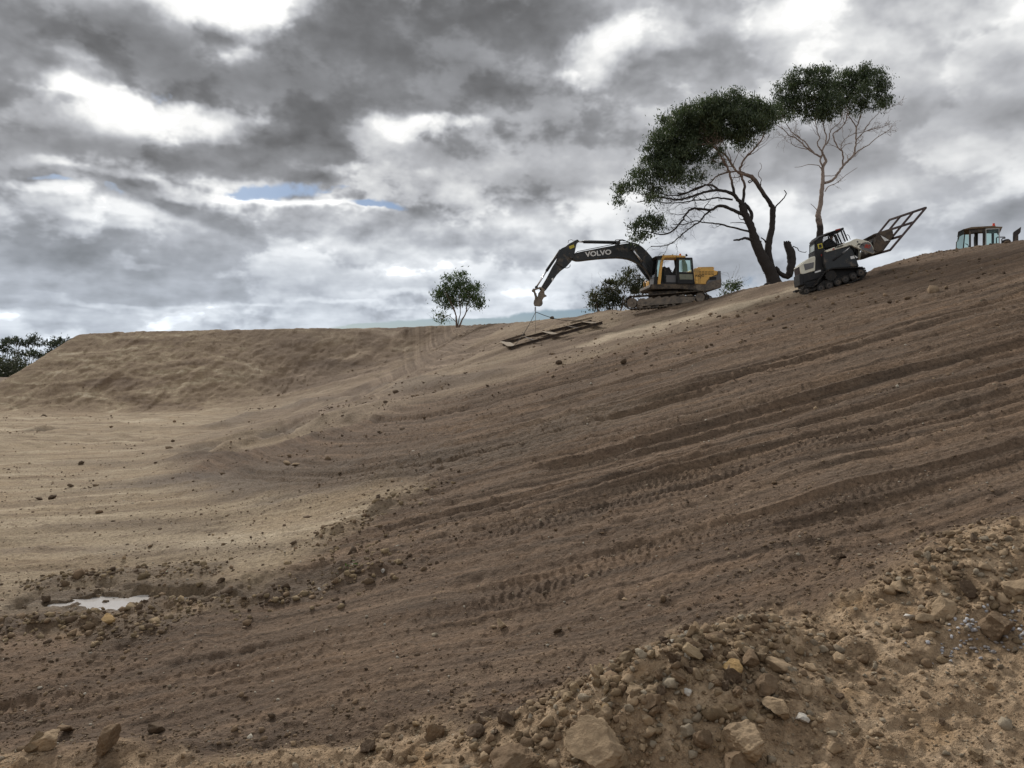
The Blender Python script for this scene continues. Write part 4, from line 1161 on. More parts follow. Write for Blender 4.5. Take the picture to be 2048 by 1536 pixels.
# ------------------------------------------------------------------ half hidden machine beyond the crest
def hidden_machine():
    Z = (1880.0, 420.0, 12.19)
    Y0 = 40.5
    px0, py0 = 1880 + 900 / 12.19, 600
    gzv = gz((px0 - CX) / FPX * Y0, Y0, False)
    loc = ((px0 - CX) / FPX * Y0, Y0, gzv)
    hy = R(-29)
    root = empty('bulldozer', loc, hy)
    tag(root, 'weathered machine with a glazed cab and orange beacon, half hidden behind the crest', 'bulldozer')
    T = Tracer(loc, hy, Z)
    n, f = -.8, .8
    M_FR = paint('weathered_cab', (.05, .042, .04), .7, dirt=.3)
    M_RF = paint('rusty_roof', (.20, .14, .085), .8, dirt=.5, dirtcol=(.10, .075, .055), scale=5)
    M_PT = paint('pale_trim', (.42, .43, .41), .6)
    def fr(poly, y0, y1, name, mat, bev=.01, par=None, yp=None):
        return MB().prism(T.poly(poly, y0 if yp is None else yp), y0, y1).build(name, mat, par or root, bev)
    fr([(435, 535), (590, 460), (760, 415), (1330, 380), (1370, 400), (1530, 405), (1465, 495), (1440, 440), (900, 452), (590, 480), (440, 548)], n - .05, f, 'cab_roof', M_RF, .02)
    fr([(435, 530), (590, 455), (600, 470), (460, 545)], n - .06, f + .01, 'roof_lip', M_FR, .01)
    for nm, po in (('cab_post', [(705, 470), (755, 470), (760, 1250), (710, 1250)]), ('cab_post', [(1060, 455), (1110, 455), (1112, 1250), (1050, 1250)])):
        fr(po, n, n + .12, nm, M_FR)
    for po in ([(830, 470), (930, 470), (925, 900), (985, 1250), (870, 1250)], [(1040, 455), (1075, 455), (1075, 1250), (1035, 1250)], [(1255, 455), (1320, 455), (1320, 1250), (1255, 1250)], [(600, 480), (625, 480), (560, 1250), (520, 1250)]):
        fr(po, f - .1, f, 'cab_post', M_FR)
    fr([(590, 480), (1110, 455), (1110, 560), (760, 585), (700, 595), (590, 600)], f - .08, f - .02, 'header_panel', M_FR, .01)
    fr([(755, 480), (1060, 462), (1060, 540), (755, 560)], n + .02, n + .06, 'header_panel', M_FR, .01)
    # rear screen set at an angle
    gl = MB()
    gl.prism(T.poly([(455, 545), (590, 480), (570, 800), (520, 1250), (400, 1250), (410, 760)], n + .02), n + .02, n + .03)
    gl.build('rear_glass', M_GLASSG, root)
    gl = MB().prism(T.poly([(600, 600), (700, 595), (700, 1250), (560, 1250)], n + .04), n + .04, n + .05).build('side_glass', M_GLASS, root)
    MB().tube([T.p3(475, 620, n), T.p3(430, 760, n), T.p3(400, 780, n), T.p3(392, 1000, n), T.p3(392, 1250, n)], .022, 6).build('mirror_arm', M_FR, root)
    fr([(425, 690), (470, 620), (480, 640), (440, 760)], n - .02, n + .02, 'mirror', M_FR)
    # open door
    dn = n - .08; dr = MB()
    for po in ([(1110, 455), (1450, 440), (1452, 462), (1112, 478)], [(1110, 478), (1132, 478), (1138, 1250), (1118, 1250)], [(1428, 462), (1452, 462), (1466, 1250), (1440, 1250)], [(1132, 640 + 600), (1450, 1230), (1450, 1250), (1132, 1250)]):
        dr.prism(T.poly(po, dn), dn, dn + .04)
    door = dr.build('door', M_PT, root)
    MB().prism(T.poly([(1132, 478), (1428, 462), (1442, 1230), (1138, 1240)], dn + .01), dn + .015, dn + .022).build('pane', M_GLASS, door)
    fr([(1180, 480), (1420, 470), (1420, 520), (1300, 570), (1180, 570)], n + .1, n + .13, 'blind', M_GREY)
    p = T.p3(1310, 378, -.3)
    MB().cyl((p.x, p.y, p.z + .05), .055, .12, 16, 'z').cyl((p.x, p.y, p.z - .01), .075, .03, 16, 'z').build('beacon', paint('orange_beacon', (.75, .07, .03), .3), root)
    MB().tube([T.p3(1375, 900, n), T.p3(1375, 680, n), T.p3(1400, 662, n), T.p3(1580, 660, n), T.p3(1590, 690, n)], .028, 6).build('grab_rail', M_FR, root)
    MB().tube([T.p3(1510, 900, n + .2), T.p3(1508, 710, n + .2), T.p3(1530, 690, n + .2), T.p3(1590, 690, n + .2)], .028, 6).build('grab_rail', M_FR, root)
    fr([(1510, 740), (1640, 695), (1700, 705), (1740, 760), (1740, 1250), (1510, 1250)], -.4, .5, 'engine_cover', M_FR, .06)
    fr([(400, 1080), (2040, 1050), (2060, 1500), (380, 1500)], n, f, 'body', M_FR, .03)
    sx = MB()
    a = [(1785, 540), (1980, 405), (1965, 540), (1912, 590), (1912, 1250), (1785, 1250)]
    sx.prism(T.poly(a, -.15), -.15, .15)
    sx.build('exhaust_stack', M_FR, root, .015)
    # seat and wheel
    fr([(830, 640), (875, 600), (870, 760), (980, 1250), (860, 1250), (830, 800)], -.25, .25, 'seat', paint('seat_grey', (.12, .12, .12), .8), .02)
    MB().tube([T.p3(620, 820, 0), T.p3(680, 850, 0), T.p3(700, 900, 0)], .02, 6).build('control_lever', M_FR, root)
    # tracks under it, standing on the ground behind the crest
    for y in (-.75, .75):
        h0 = .42
        path = arc(-1.6, h0, .38, 270, 90, 8) + arc(1.7, h0, .38, 90, -90, 8)
        track_belt(path, .45, y, .05, .17, .03, M_TRACK, 'track', root)
        MB().box((0, y, h0), (3.2, .3, .4)).build('track_frame', M_TRACK, root, .02)
    return root
hidden_machine()

# ------------------------------------------------------------------ levelling drag lying on the slope, slung from the hitch
def drag():
    Z5 = (840.0, 520.0, 5.12)
    g = lambda zx, zy: (840 + zx / 5.12, 520 + zy / 5.12)
    A = px_to_xy(*g(935, 925)); B = px_to_xy(*g(1868, 668))     # near long edge
    D = px_to_xy(*g(850, 872)); E = px_to_xy(*g(1745, 650))     # far long edge
    def P(q, h=.0): return Vector((q[0], q[1], float(base_z(q[0], q[1])) + h))
    a, b, d, e = P(A), P(B), P(D), P(E)
    root = empty('levelling_frame', (a + b + d + e) / 4 + Vector((0, 0, .0)))
    tag(root, 'long rusty steel levelling frame lying on the slope below the excavator hitch', 'steel frame')
    c = root.location
    M_DR = paint('old_beam', (.065, .048, .038), .8, dirt=.4, dirtcol=(.17, .12, .08), scale=4)
    M_PL = paint('dusty_plate', (.30, .24, .17), .85, dirt=.4)
    H = .17
    lift = Vector((0, 0, .05))
    def ibeam(p, q, name='rail'):
        mb = MB(); p = p - c + lift; q = q - c + lift
        up = Vector((0, 0, 1))
        mb.beam(p + up * .02, q + up * .02, .20, .03); mb.beam(p + up * (H / 2), q + up * (H / 2), .03, H - .06); mb.beam(p + up * (H - .01), q + up * (H - .01), .20, .03)
        return mb.build(name, M_DR, root)
    ibeam(a, b); ibeam(d + (a - d) * .12, e + (b - e) * .10)
    def cross(t, w, mat=M_PL):
        p = a.lerp(b, t) - c; q = d.lerp(e, t) - c
        MB().beam(p + Vector((0, 0, H + .035)), q + Vector((0, 0, H + .035)), w, .03).build('cross_plate', mat, root)
    cross(.015, .55); cross(.49, .5); cross(.93, .45)
    cross(.25, .10, M_DR); cross(.74, .12, M_DR)
    ext = d - c; MB().beam(ext + Vector((-.1, 0, .2)), ext + (e - d).normalized() * 1.5 + Vector((0, .4, .34)), .10, .14).build('push_bar', M_DR, root)
    MB().beam((e - c) + Vector((-1.2, -.1, .02)), (e - c) + Vector((.1, .1, .34)), .10, .10).build('push_bar', M_PL, root)
    # slings
    M_CH = paint('chain_steel', (.10, .09, .08), .6, metal=.6)
    def world(T_, p): return T_.P + T_.R @ p
    hook = world(TEX, TEX.p3(98, 735, .26))
    ring = hook + Vector((.02, 0, -.28))
    chn = MB()
    n = 7
    for i in range(n):      # links hanging under the hitch
        z0 = hook.z - .04 * i
        cc = Vector((hook.x, hook.y, z0)); ax = Vector((1, 0, 0)) if i % 2 else Vector((0, 1, 0))
        pts = [cc + ax * (.035 * math.cos(t)) + Vector((0, 0, .045 * math.sin(t))) for t in [2 * math.pi * k / 8 for k in range(9)]]
        chn.tube([p - hook for p in pts], .012, 5, False)
    o = chn.build('chain', M_CH); o.location = hook
    tag(o, 'short rusty chain hanging from the excavator quick hitch', 'chain')
    for (tgt, lab, mat, r_) in ((a.lerp(b, .02) + Vector((0, 0, H)), 'steel sling running from the hitch chain left behind the drag frame', M_CH, .018),
                                (e + (b - e) * .1 + Vector((-.6, 0, H)), 'steel sling running from the hitch chain right to the drag frame', M_CH, .018),
                                (d.lerp(e, .38) + Vector((0, .5, -.05)), 'pale rope hanging straight down from the hitch chain', paint('pale_rope', (.45, .42, .36), .9), .014)):
        pts = []
        for i in range(13):
            t = i / 12; q = ring.lerp(tgt, t); q.z -= .18 * math.sin(math.pi * t) * (0 if 'straight' in lab else 1)
            pts.append(q - ring)
        s_ = MB().tube(pts, r_, 6).build('rope' if 'rope' in lab else 'sling', mat); s_.location = ring
        tag(s_, lab, 'rope' if 'rope' in lab else 'sling')
drag()

# ------------------------------------------------------------------ trees
def bark_mat(name, low, high, zsplit, soft=.5, char=(.030, .026, .024)):
    """pinkish smooth bark above a fire-blackened rough butt (object height decides, with a ragged edge)"""
    if name in _mats: return _mats[name]
    m = bpy.data.materials.new(name); m.use_nodes = True
    k = NT(m.node_tree); k.n.clear()
    pos = k.node('ShaderNodeTexCoord').outputs['Object']
    sp = k.node('ShaderNodeSeparateXYZ'); k.put(sp.inputs[0], pos)
    st = k.vec('MULTIPLY', pos, (6, 6, 1.2))
    n1 = k.noise(st, 1.0, 6, .65); n2 = k.noise(pos, 1.1, 4, .6); n3 = k.noise(pos, 22, 4, .6)
    c = k.ramp(n1, [(.3, low), (.6, high), (.8, tuple(min(1, q * 1.25) for q in high))])
    f = k.maprange(k.math('ADD', sp.outputs[2], k.math('MULTIPLY', n2, 3.0)), zsplit + 1.5 - soft, zsplit + 1.5 + soft, 1, 0, True)
    c = k.mix(f, c, k.mix(n3, char, tuple(q * 2.0 for q in char)))
    b = k.node('ShaderNodeBump'); b.inputs['Strength'].default_value = .7; b.inputs['Distance'].default_value = .05; k.put(b.inputs['Height'], n1)
    p = k.node('ShaderNodeBsdfPrincipled'); k.put(p.inputs['Base Color'], c); k.put(p.inputs['Normal'], b.outputs[0]); p.inputs['Roughness'].default_value = .9
    p.inputs['Specular IOR Level'].default_value = .15
    out = k.node('ShaderNodeOutputMaterial'); k.l.new(p.outputs[0], out.inputs[0])
    _mats[name] = m; return m

def leaf_mat(name, a, b, c):
    if name in _mats: return _mats[name]
    m = bpy.data.materials.new(name); m.use_nodes = True
    k = NT(m.node_tree); k.n.clear()
    pos = k.node('ShaderNodeTexCoord').outputs['Object']
    at = k.node('ShaderNodeAttribute', attribute_name='tone').outputs['Fac']
    n = k.noise(pos, .8, 3, .5)
    f = k.math('ADD', k.math('MULTIPLY', at, .65), k.math('MULTIPLY', n, .45))
    col = k.ramp(f, [(.2, a), (.55, b), (.9, c)])
    p = k.node('ShaderNodeBsdfPrincipled'); k.put(p.inputs['Base Color'], col); p.inputs['Roughness'].default_value = .5; p.inputs['Specular IOR Level'].default_value = .35
    tr = k.node('ShaderNodeBsdfTranslucent'); k.put(tr.inputs[0], k.mix(1.0, col, (1.1, 1.3, .6), 'MULTIPLY'))
    mx = k.node('ShaderNodeMixShader'); mx.inputs[0].default_value = .22
    k.l.new(p.outputs[0], mx.inputs[1]); k.l.new(tr.outputs[0], mx.inputs[2])
    out = k.node('ShaderNodeOutputMaterial'); k.l.new(mx.outputs[0], out.inputs[0])
    _mats[name] = m; return m

def leaves(name, mat, parent, blobs, n_per_m3, size, rs, droop=.7, clump=.30, per=24, holes=0.0):
    """leaf-shaped faces in clumps through each blob; blobs: (centre, (rx, ry, rz))"""
    P = []; 
    for c, r in blobs:
        vol = 4.19 * r[0] * r[1] * r[2]
        nc = max(4, int(vol * n_per_m3))
        d = rs.normal(size=(nc, 3)); d /= np.linalg.norm(d, axis=1)[:, None]
        rad = rs.uniform(0.25, 1, nc) ** .45
        rad *= 1 + .12 * rs.normal(size=nc)
        cc = np.array(c) + d * rad[:, None] * np.array(r)
        if holes > 0:
            keep = vnoise(cc[:, 0] * 1.6 + cc[:, 1] * .4, cc[:, 2] * 1.6 - cc[:, 1] * .3, 7) > -.5 + holes
            cc = cc[keep]
        P.append(cc)
    ctr = np.vstack(P); ncl = len(ctr)
    k = rs.poisson(per, ncl) + 3
    idx = np.repeat(np.arange(ncl), k); N = len(idx)
    off = rs.normal(size=(N, 3)) * clump * np.array([1, 1, .75]) * rs.uniform(.5, 1.25, ncl)[idx][:, None]
    pos = ctr[idx] + off
    ax = rs.normal(size=(N, 3)); ax[:, 2] -= droop * 2.0; ax /= np.linalg.norm(ax, axis=1)[:, None]
    sd_ = np.cross(ax, rs.normal(size=(N, 3))); sd_ /= np.linalg.norm(sd_, axis=1)[:, None]
    L = size * rs.uniform(.6, 1.35, N)[:, None]; W = L * .30
    v = np.stack([pos - ax * L * .5, pos + sd_ * W * .5 + ax * L * .05, pos + ax * L * .5, pos - sd_ * W * .5 + ax * L * .05], 1).reshape(-1, 3)
    me = bpy.data.meshes.new(name)
    me.vertices.add(4 * N); me.vertices.foreach_set("co", v.astype(np.float32).ravel())
    me.loops.add(4 * N); me.loops.foreach_set("vertex_index", np.arange(4 * N, dtype=np.int32))
    me.polygons.add(N); me.polygons.foreach_set("loop_start", np.arange(0, 4 * N, 4, dtype=np.int32)); me.update(calc_edges=True)
    a = me.attributes.new('tone', 'FLOAT', 'POINT')
    tone = (rs.uniform(0, 1, ncl)[idx] * .6 + rs.uniform(0, 1, N) * .4)
    a.data.foreach_set('value', np.repeat(tone, 4).astype(np.float32))
    me.materials.append(mat)
    o = bpy.data.objects.new(name, me); C.objects.link(o); o.parent = parent
    return o

def smooth_path(pts, rad, rnd, wig=.04, sub=4):
    """Catmull-Rom through the points with a little crookedness"""
    P = [Vector(p) for p in pts]; out = []; rr = []
    n = len(P)
    for i in range(n - 1):
        p0, p1, p2, p3 = P[max(i - 1, 0)], P[i], P[i + 1], P[min(i + 2, n - 1)]
        for j in range(sub):
            t = j / sub
            q = .5 * ((2 * p1) + (p2 - p0) * t + (2 * p0 - 5 * p1 + 4 * p2 - p3) * t * t + (3 * p1 - p0 - 3 * p2 + p3) * t ** 3)
            r = rad[i] + (rad[i + 1] - rad[i]) * t
            w = min(wig, r * .45 + .01) * (.35 if r > .07 else .6)
            q += Vector((rnd.gauss(0, w), rnd.gauss(0, w), rnd.gauss(0, w * .5))) if (i or j) else Vector()
            out.append(q); rr.append(max(.006, r * (1 + rnd.gauss(0, .05))))
    out.append(P[-1]); rr.append(rad[-1])
    return out, rr

def twig(mb, p, d, L, r, rnd, depth=2, tips=None, up=0.0):
    pts = [Vector(p)]; rr = [r]; d = Vector(d).normalized(); n = 5
    for i in range(n):
        d = (d + Vector((rnd.gauss(0, .22), rnd.gauss(0, .22), rnd.gauss(0, .22) + up * .1))).normalized()
        pts.append(pts[-1] + d * L / n); rr.append(max(.005, r * (1 - (i + 1) / n * .75)))
    mb.tube(pts, rr, 5 if r > .02 else 4, False)
    if tips is not None: tips.append(pts[-1])
    if depth > 0:
        for k in range(rnd.randint(2, 3)):
            i = rnd.randint(2, n)
            dd = (d + Vector((rnd.gauss(0, .6), rnd.gauss(0, .6), rnd.gauss(0, .5) + up * .3))).normalized()
            twig(mb, pts[i], dd, L * rnd.uniform(.45, .7), rr[i] * .7, rnd, depth - 1, tips, up)

class TreeTrace:
    def __init__(s, base_px, Y0, zoom, zlift=0.0):
        s.Y0 = Y0; s.zoom = zoom
        px = zoom[0] + base_px[0] / zoom[2]; py = zoom[1] + base_px[1] / zoom[2]
        s.loc = Vector(((px - CX) / FPX * Y0, Y0, (HOR - py) / FPX * Y0 + zlift))
        s.T = Tracer(s.loc, 0.0, zoom)
        s.m = Y0 / FPX / zoom[2]          # metres per zoomed pixel
    def p(s, zx, zy, y): return s.T.p3(zx, zy, y)
    def branch(s, mb, pts, rnd, wpx, y0=0.0, y1=0.0, wig=.04, sides=8):
        """pts zoomed pixels; wpx widths at start and end; y0..y1 depth change along it"""
        n = len(pts); P = []; rd = []
        for i, q in enumerate(pts):
            t = i / max(1, n - 1)
            P.append(s.p(q[0], q[1], y0 + (y1 - y0) * t))
            w = q[2] if len(q) > 2 else wpx[0] + (wpx[1] - wpx[0]) * t ** .8
            rd.append(w * s.m / 2)
        a, r = smooth_path(P, rd, rnd, wig)
        mb.tube(a, r, sides, False)
        return a, r

# ---- the big leaning gum
def big_gum():
    tt = TreeTrace((1025, 1375), 43.0, (1200.0, 100.0, 2.9545), -.15)
    rnd = random.Random(4); rs = np.random.RandomState(4)
    root = empty('gum_tree', tt.loc); tag(root, 'large gum tree leaning left over the excavator, with forked black trunk', 'tree')
    M = bark_mat('gum_bark', (.17, .12, .095), (.30, .22, .175), 6.0, .9)
    tr = MB()
    tt.branch(tr, [(1032, 1392, 92), (1018, 1340, 72), (995, 1290, 66), (962, 1232, 62), (928, 1160, 58), (908, 1095, 48), (888, 1035, 44), (866, 990, 40), (848, 950, 42), (838, 912, 36)], rnd, None, 0, -.3, .03, 12)
    tt.branch(tr, [(1045, 1392, 60), (1022, 1330, 56), (1004, 1270, 50), (992, 1190, 42), (1000, 1120, 38), (1015, 1055, 34), (1020, 1000, 33), (1022, 935, 34)], rnd, None, .15, .6, .03, 12)
    tt.branch(tr, [(885, 1020, 24), (896, 970, 22), (878, 935, 20), (852, 905, 20)], rnd, None, .1, .2, .02)
    tt.branch(tr, [(1060, 1395, 30), (1090, 1380, 20), (1125, 1382, 12)], rnd, None, -.3, -.5)
    tt.branch(tr, [(1010, 1390, 26), (985, 1385, 16), (960, 1400, 10)], rnd, None, -.3, -.5)
    tr.build('trunk', M, root, 0, True)
    st = MB()
    tt.branch(st, [(1035, 1285, 26), (1062, 1318, 26), (1090, 1335, 30), (1112, 1335, 36), (1124, 1300, 48), (1132, 1250, 52), (1126, 1200, 52), (1112, 1160, 46), (1104, 1140, 40)], rnd, None, .2, .5, .03, 12)
    for i in range(8):
        st.beam(tt.p(1090 + i * 5, 1150, .5), tt.p(1086 + i * 5 + rnd.uniform(-3, 3), 1132 + rnd.uniform(-4, 6), .5 + rnd.uniform(-.1, .1)), .07, .07)
    st.build('broken_trunk', M, root, 0, True)
    def br(name, pts, w, y0, y1, twigs=0, L=1.2, up=.2, side=None):
        mb = MB(); a, r = tt.branch(mb, pts, rnd, w, y0, y1)
        for k in range(twigs):
            i = rnd.randint(len(a) // 3, len(a) - 2)
            d = (a[i + 1] - a[i - 1]).normalized() + Vector((rnd.gauss(0, .7), rnd.gauss(0, .7), rnd.gauss(0, .5) + up))
            twig(mb, a[i], d, L * rnd.uniform(.5, 1.2), max(.014, r[i] * .45), rnd, 2, None, up)
        return mb.build(name, M, root, 0, True)
    br('branch', [(838, 912, 26), (815, 885), (780, 850), (740, 835), (690, 830), (610, 842), (540, 866), (470, 884), (400, 876), (330, 866), (260, 850)], (24, 6), -.3, -1.0, 16, 1.3, .1)
    br('branch', [(840, 912, 24), (850, 870), (850, 790), (832, 740), (826, 700), (858, 640), (895, 600), (935, 560), (975, 490)], (20, 7), -.1, .8, 10, 1.2, .6)
    br('branch', [(822, 895, 20), (795, 850), (782, 790), (762, 720), (745, 675), (715, 630), (690, 590), (640, 540)], (19, 7), -.2, -1.2, 10, 1.2, .5)
    br('branch', [(1022, 935, 30), (992, 888, 26), (950, 825, 24), (905, 758, 26), (862, 738, 20), (822, 725), (785, 690), (745, 625), (695, 590), (640, 560), (560, 560)], (22, 8), .6, -.6, 12, 1.3, .4)
    br('branch', [(905, 758, 14), (870, 735), (830, 720), (780, 720), (700, 740), (640, 790), (560, 830), (460, 850)], (13, 5), .4, 1.2, 10, 1.1, .1)
    br('branch', [(838, 968, 22), (790, 948), (740, 925), (700, 922), (655, 945), (600, 940), (548, 938), (512, 966), (482, 1010), (442, 1060), (385, 1090), (330, 1085), (270, 1070)], (22, 6), -.3, -1.3, 12, 1.0, -.1)
    br('branch', [(655, 945, 12), (622, 972), (592, 1012), (540, 1046), (482, 1092), (440, 1130), (390, 1156), (300, 1160)], (12, 4), -.5, -1.4, 10, .9, -.1)
    br('branch', [(902, 1082, 14), (832, 1060), (752, 1040), (682, 1025), (620, 1020), (562, 1010), (500, 1030), (430, 1030)], (13, 4), -.2, -.9, 6, .7, 0)
    br('branch', [(952, 1138, 22), (902, 1125, 20), (866, 1112, 16), (832, 1118, 13), (790, 1124, 8)], (20, 8), -.2, -.4)
    br('branch', [(784, 884, 12), (732, 878), (682, 874), (622, 886), (560, 888), (490, 900), (400, 905), (300, 890), (220, 900)], (12, 4), -.3, .6, 10, 1.0, 0)
    br('branch', [(702, 828, 14), (662, 800), (620, 800), (560, 820), (500, 850), (420, 860), (330, 840), (240, 815)], (13, 5), -.4, .9, 12, 1.2, .2)
    br('dead_branch', [(1028, 938, 9), (1060, 902), (1088, 872), (1099, 848, 6), (1088, 828, 5)], (9, 5), .6, .5)
    br('dead_branch', [(990, 1150, 12), (965, 1118, 7), (952, 1108, 4)], (10, 4), .5, .3)
    br('dead_branch', [(900, 1060, 9), (870, 1030), (830, 1020), (770, 1022, 3)], (8, 3), -.3, -.6)
    br('dead_branch', [(885, 1040, 9), (860, 1005), (830, 1000), (815, 970, 3)], (8, 3), -.3, -.1)
    br('dead_branch', [(945, 815, 7), (952, 770), (935, 735), (955, 690), (945, 665, 2)], (6, 2), .6, .9)
    br('dead_branch', [(905, 770, 9), (885, 785), (878, 775), (900, 765, 5)], (8, 5), .3, .2)
    br('dead_branch', [(1000, 1355, 7), (985, 1330), (965, 1318, 2)], (6, 2), 0, -.3)
    br('dead_branch', [(1140, 1160, 6), (1165, 1170), (1180, 1190), (1212, 1196), (1220, 1190, 3)], (6, 3), .5, .3)
    BL = [(760, 290, 90, 52), (840, 340, 110, 60), (930, 360, 90, 66), (990, 385, 60, 62), (700, 345, 110, 70), (540, 360, 88, 48), (600, 400, 110, 80), (470, 420, 85, 75), (400, 465, 75, 62), (385, 525, 70, 66),
          (480, 520, 115, 95), (620, 490, 115, 90), (760, 430, 125, 95), (880, 440, 105, 80), (960, 440, 52, 50), (850, 530, 66, 50), (330, 600, 72, 72), (420, 620, 110, 88), (540, 600, 90, 62), (320, 690, 74, 66),
          (400, 720, 105, 62), (480, 735, 76, 50), (570, 735, 62, 40), (222, 742, 55, 44), (160, 805, 66, 44), (122, 850, 42, 44), (112, 902, 28, 36), (250, 795, 54, 42), (330, 845, 72, 38), (310, 888, 42, 34),
          (690, 590, 44, 34), (700, 680, 42, 26), (660, 640, 40, 26)]
    blobs = []
    for x, y, a, b in BL:
        q = tt.p(x, y, rnd.uniform(-1.3, 1.0)); rx = a * tt.m * 1.04; rz = b * tt.m * 1.0
        blobs.append(((q.x, q.y, q.z), (rx, (rx + rz) * .55, rz)))
    G = leaf_mat('gum_leaf', (.024, .036, .019), (.056, .078, .038), (.125, .152, .080))
    leaves('crown', G, root, blobs, 27.0, .17, rs, .8, .20, 42, .09)
    bl2 = []
    for x, y, a, b in [(290, 1010, 80, 44), (252, 1058, 74, 54), (222, 1112, 52, 36), (350, 1000, 44, 36), (345, 1045, 40, 30)]:
        q = tt.p(x, y, rnd.uniform(-1.6, -.8)); rx = a * tt.m; rz = b * tt.m
        bl2.append(((q.x, q.y, q.z), (rx, (rx + rz) * .5, rz)))
    leaves('low_foliage', G, root, bl2, 26.0, .19, rs, .7, .20, 30, .10)
    return root
big_gum()

# ---- the taller slim gum
def slim_gum():
    tt = TreeTrace((578, 1640), 46.0, (1500.0, 110.0, 4.15), -.4)
    rnd = random.Random(9); rs = np.random.RandomState(9)
    root = empty('gum_tree', tt.loc); tag(root, 'tall slim gum tree with pale pink upper trunk standing behind the loader', 'tree')
    M = bark_mat('pale_gum_bark', (.20, .155, .13), (.34, .275, .235), 2.3, .35)
    mb = MB()
    tt.branch(mb, [(580, 1860, 84), (578, 1700, 62), (576, 1520, 54), (583, 1440, 50), (570, 1370, 50), (566, 1320, 42), (585, 1240, 36), (592, 1160, 33), (600, 1090, 34), (606, 1040, 30), (604, 980, 27), (606, 925, 25), (630, 882, 22), (618, 845, 18), (596, 800, 18)], rnd, None, 0, 0, .02, 12)
    mb.build('trunk', M, root, 0, True)
    def br(name, pts, w, y0, y1, twigs=0, L=1.0, up=.3):
        mb = MB(); a, r = tt.branch(mb, pts, rnd, w, y0, y1, .03)
        for k in range(twigs):
            i = rnd.randint(len(a) // 3, len(a) - 2)
            d = (a[i + 1] - a[i - 1]).normalized() + Vector((rnd.gauss(0, .6), rnd.gauss(0, .7), rnd.gauss(0, .4) + up))
            twig(mb, a[i], d, L * rnd.uniform(.5, 1.2), max(.011, r[i] * .5), rnd, 2, None, up)
        return mb.build(name, M, root, 0, True)
    br('branch', [(596, 800, 15), (625, 742), (630, 682), (616, 602), (602, 540), (600, 470)], (14, 7), 0, .3, 6)
    br('branch', [(598, 800, 13), (572, 762), (560, 722), (578, 690), (560, 642), (545, 565), (540, 500)], (12, 6), 0, -.5, 6)
    br('branch', [(604, 922, 16), (586, 882), (592, 832)], (15, 13), -.1, 0)
    br('branch', [(592, 850, 18), (540, 820), (480, 780), (440, 740), (380, 690), (330, 670), (280, 620), (200, 570)], (16, 5), 0, -.8, 8)
    br('branch', [(530, 812, 13), (480, 755), (445, 712), (382, 670), (340, 630), (302, 572), (270, 510)], (12, 5), 0, .8, 6)
    br('branch', [(478, 782, 8), (412, 770), (352, 742), (336, 702)], (7, 3), -.1, -.5, 4, .6)
    br('branch', [(620, 1062, 25), (682, 1040), (732, 982), (772, 920), (820, 872), (860, 830), (872, 770), (884, 712), (880, 620), (900, 560), (918, 500), (930, 420)], (24, 8), 0, .4, 8)
    br('branch', [(772, 920, 15), (770, 860), (768, 800), (742, 780), (702, 712), (690, 655), (760, 600), (800, 540), (806, 470)], (15, 7), .2, -.5, 6)
    br('branch', [(862, 832, 14), (920, 782), (990, 742), (1060, 682), (1140, 632), (1182, 590)], (12, 3), .3, .8, 7, .8, .2)
    br('branch', [(884, 702, 10), (940, 642), (1000, 622), (1080, 602), (1180, 565)], (9, 3), .4, -.3, 7, .8, .1)
    br('branch', [(945, 632, 7), (1000, 552), (1060, 490), (1110, 440), (1180, 452)], (7, 2.5), .3, .9, 6, .8, .2)
    br('branch', [(882, 602, 11), (842, 532), (812, 492), (800, 430)], (10, 6), .4, .2, 4)
    br('branch', [(632, 742, 11), (660, 692), (662, 642), (702, 592), (752, 552), (770, 480)], (10, 5), .2, .8, 6)
    br('branch', [(760, 800, 8), (760, 740), (800, 690), (860, 655), (940, 640), (1040, 600)], (8, 3), -.2, -.6, 6, .7)
    br('branch', [(756, 780, 7), (800, 740), (850, 735)], (6, 3), -.2, -.1, 3, .5)
    br('dead_branch', [(592, 942, 9), (562, 915), (480, 910), (430, 925), (370, 932)], (8, 2.5), 0, -.5)
    br('dead_branch', [(622, 1132, 9), (652, 1092), (722, 1060), (792, 1002), (890, 935)], (9, 3), 0, .3, 6, .5, -.3)
    br('dead_branch', [(620, 1004, 7), (700, 998), (740, 960)], (6, 4), 0, .1)
    br('dead_branch', [(556, 1312, 10), (546, 1272), (504, 1234)], (9, 3), 0, -.2)
    BL = [(560, 170, 100, 82), (430, 180, 85, 70), (290, 300, 95, 72), (350, 240, 70, 60), (640, 190, 60, 60), (780, 210, 105, 72), (900, 220, 95, 95), (1000, 155, 95, 66), (1090, 230, 66, 72), (1100, 330, 80, 82),
          (1062, 412, 55, 46), (950, 330, 66, 84), (905, 425, 72, 55), (780, 320, 115, 80), (650, 290, 90, 60), (560, 290, 80, 50), (430, 400, 110, 76), (280, 430, 115, 76), (190, 470, 55, 62), (560, 420, 105, 80), (680, 415, 105, 80), (620, 490, 90, 55),
          (500, 505, 56, 46), (800, 425, 75, 56), (250, 505, 70, 32), (350, 520, 50, 34)]
    blobs = []
    for x, y, a, b in BL:
        q = tt.p(x, y, rnd.uniform(-1.2, 1.0)); rx = a * tt.m * 1.02; rz = b * tt.m * 1.08
        blobs.append(((q.x, q.y, q.z), (rx, (rx + rz) * .6, rz)))
    leaves('crown', _mats['gum_leaf'], root, blobs, 27.0, .17, rs, .8, .20, 42, .10)
    return root
slim_gum()

